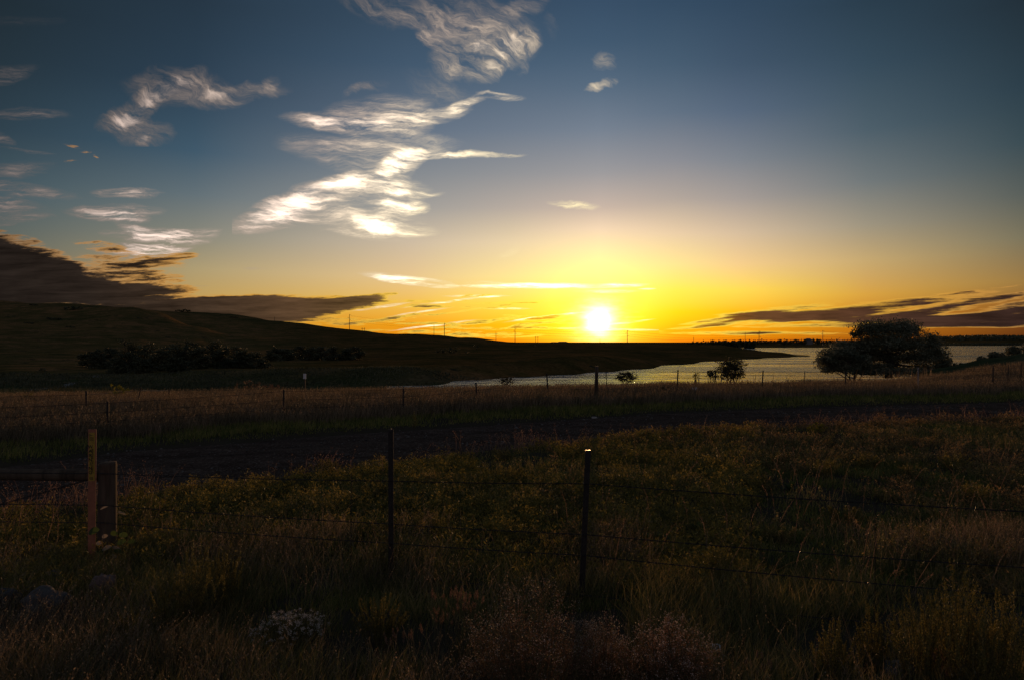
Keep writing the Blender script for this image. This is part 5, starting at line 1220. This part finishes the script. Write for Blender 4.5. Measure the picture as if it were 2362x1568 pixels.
spiky('yellow_weed', 1885, 1010, 44, 30, 30, .035, M_YBUSH, 'yellow flowered weed on the near edge of the road at right', 'weed', seed=704, lpf=20, flower=M_YBUSH, fl_n=22, bushy=.1)
# green stalks on the far verge
for i, (px, py, h, lab) in enumerate([(955, 988, 42, 'tall green mullein stalk on the far verge behind the left steel post'), (318, 940, 24, 'thin yellow stalk in the tall grass near the old posts'), (850, 960, 30, 'pale stalk in the tall grass left of the mullein')]):
    spiky('mullein_stalk', px, py, 14, h, 3, .05, M_YBUSH if i else M_KOCH, lab, 'weed', seed=710 + i, lpf=60, start=.05, bushy=.09)
# bushes in the tall grass at left
for i, (px, yt, yb, w, Y, m, lab) in enumerate([(275, 885, 925, 46, 31, M_YBUSH, 'bright yellow green bush in the tall grass at left'), (68, 903, 935, 50, 29, M_YBUSH, 'yellowish leafy bush near the left edge'), (112, 912, 935, 30, 29, M_YBUSH, 'smaller leafy bush beside the yellowish one near the left edge'),
    (575, 877, 915, 60, 38, M_RUST, 'reddish brown shrub on the brow left of the little sign'), (625, 884, 915, 40, 38, M_RUST, 'smaller reddish shrub right of the larger one on the brow'), (1648, 925, 950, 34, 27, M_BUSHL, 'round dark weed on the verge right of the leaning fence post'), (1530, 885, 920, 30, 31, M_BUSHL, 'dark weed in the grass left of the leaning fence post')]):
    bush(px, yt, yb, w, Y, 600, .075, m, lab, 720 + i, name='field_bush')
# the vine round the corner post
def vine():
    Y = 7.85; x = x_at(262, Y); root = empty('vine', (x, Y, gz(x, Y)), 0, 'leafy vine climbing the right side of the wooden corner post', 'vine'); o = root.location
    bm = bmesh.new(); g = random.Random(4)
    stems = [[(265,1300),(262,1250),(258,1200),(262,1165),(258,1120)], [(270,1300),(282,1240),(290,1190),(283,1150),(268,1163)], [(275,1300),(300,1265),(325,1250),(330,1200)], [(240,1290),(236,1240),(232,1225)]]
    for st in stems: tube(bm, [Vector((x_at(a, Y), Y - .12 + .03 * math.sin(b), z_at(b, Y))) - o for a, b in st], [.005, .004, .003, .002, .0015][:len(st)], 5, False)
    mesh_bm('stems', bm, M_STEM, root)
    L = [(240,1212,26,.6,0),(264,1160,18,.25,1),(296,1176,20,.25,1),(252,1240,12,.8,1),(270,1250,22,.5,1),(284,1256,22,.35,1),(296,1240,22,.6,0),(292,1262,22,.5,0),(310,1283,24,.35,1),(280,1272,16,.6,1),(262,1226,14,.6,1),(300,1225,20,.6,0),(278,1222,16,.7,0),(318,1240,16,.6,0),(250,1262,18,.6,0)]
    for a, b, w, asp, pale in L:
        c = Vector((x_at(a, Y), Y - .17 + g.uniform(-.05, .05), z_at(b, Y))) - o; W = w * Y / F; ang = g.uniform(-.5, .5); tilt = g.uniform(-.5, .3)
        bm = bmesh.new(); K = 8; r0 = [], []
        M = Matrix.Translation(c) @ Matrix.Rotation(ang, 4, 'Y') @ Matrix.Rotation(tilt, 4, 'X')
        cols = []
        for k in range(K + 1):
            t = k / K; wd = W * asp * .5 * math.sin(math.pi * min(1, t * .9 + .08)) ** .7; bend = -.35 * W * (t - .4) ** 2
            cols.append([bm.verts.new(M @ Vector(((t - .5) * W, sy * wd * .4, bend + sy * wd - abs(sy) * .1 * wd))) for sy in (-1, 0, 1)])
        for k in range(K):
            for j in range(2): bm.faces.new((cols[k][j], cols[k+1][j], cols[k+1][j+1], cols[k][j+1]))
        mesh_bm('leaf', bm, M_RIMLIT if pale else M_LEAFG, root, True)
vine()
# scraps
def scrap(px, py, wpx, label, seed, name='paper_scrap', lift=.03):
    x, Y = at_ground(px, py); s = Y / F * wpx; bm = bmesh.new(); g = random.Random(seed); n = 6
    vs = [[bm.verts.new(((i / n - .5) * s, (j / 3 - .5) * s * .4, .12 * s * math.sin(i * 1.2 + j) + (.3 * s if j > 1 else 0))) for j in range(4)] for i in range(n + 1)]
    for i in range(n):
        for j in range(3): bm.faces.new((vs[i][j], vs[i+1][j], vs[i+1][j+1], vs[i][j+1]))
    o = mesh_bm(name, bm, simple('white_paper', (.6, .6, .62), .7), None, True, (x, Y, gz(x, Y) + lift)); o.rotation_euler = (R(35), 0, R(-25)); tag(o, label, 'scrap')
scrap(1650, 1524, 26, 'small curled whitish scrap on bare ground at the foot of the picture', 1, lift=.06)
scrap(1603, 912, 12, 'tiny white scrap in the grass by the leaning fence post', 2, lift=.25)
# pale dead stalks
for i, (px, py, h, lab) in enumerate([(2053, 1485, 150, 'tall pale dead stalk left of the feathery shrubs at right'), (2100, 1450, 100, 'shorter pale dead stalk beside the tall one at right'), (300, 1400, 170, 'thin dry stalk right of the vine leaves')]):
    spiky('dead_stalk', px, py, 16, h, 2, .012, M_DRY, lab, 'weed', seed=740 + i, lpf=60, start=.4, bushy=.015)
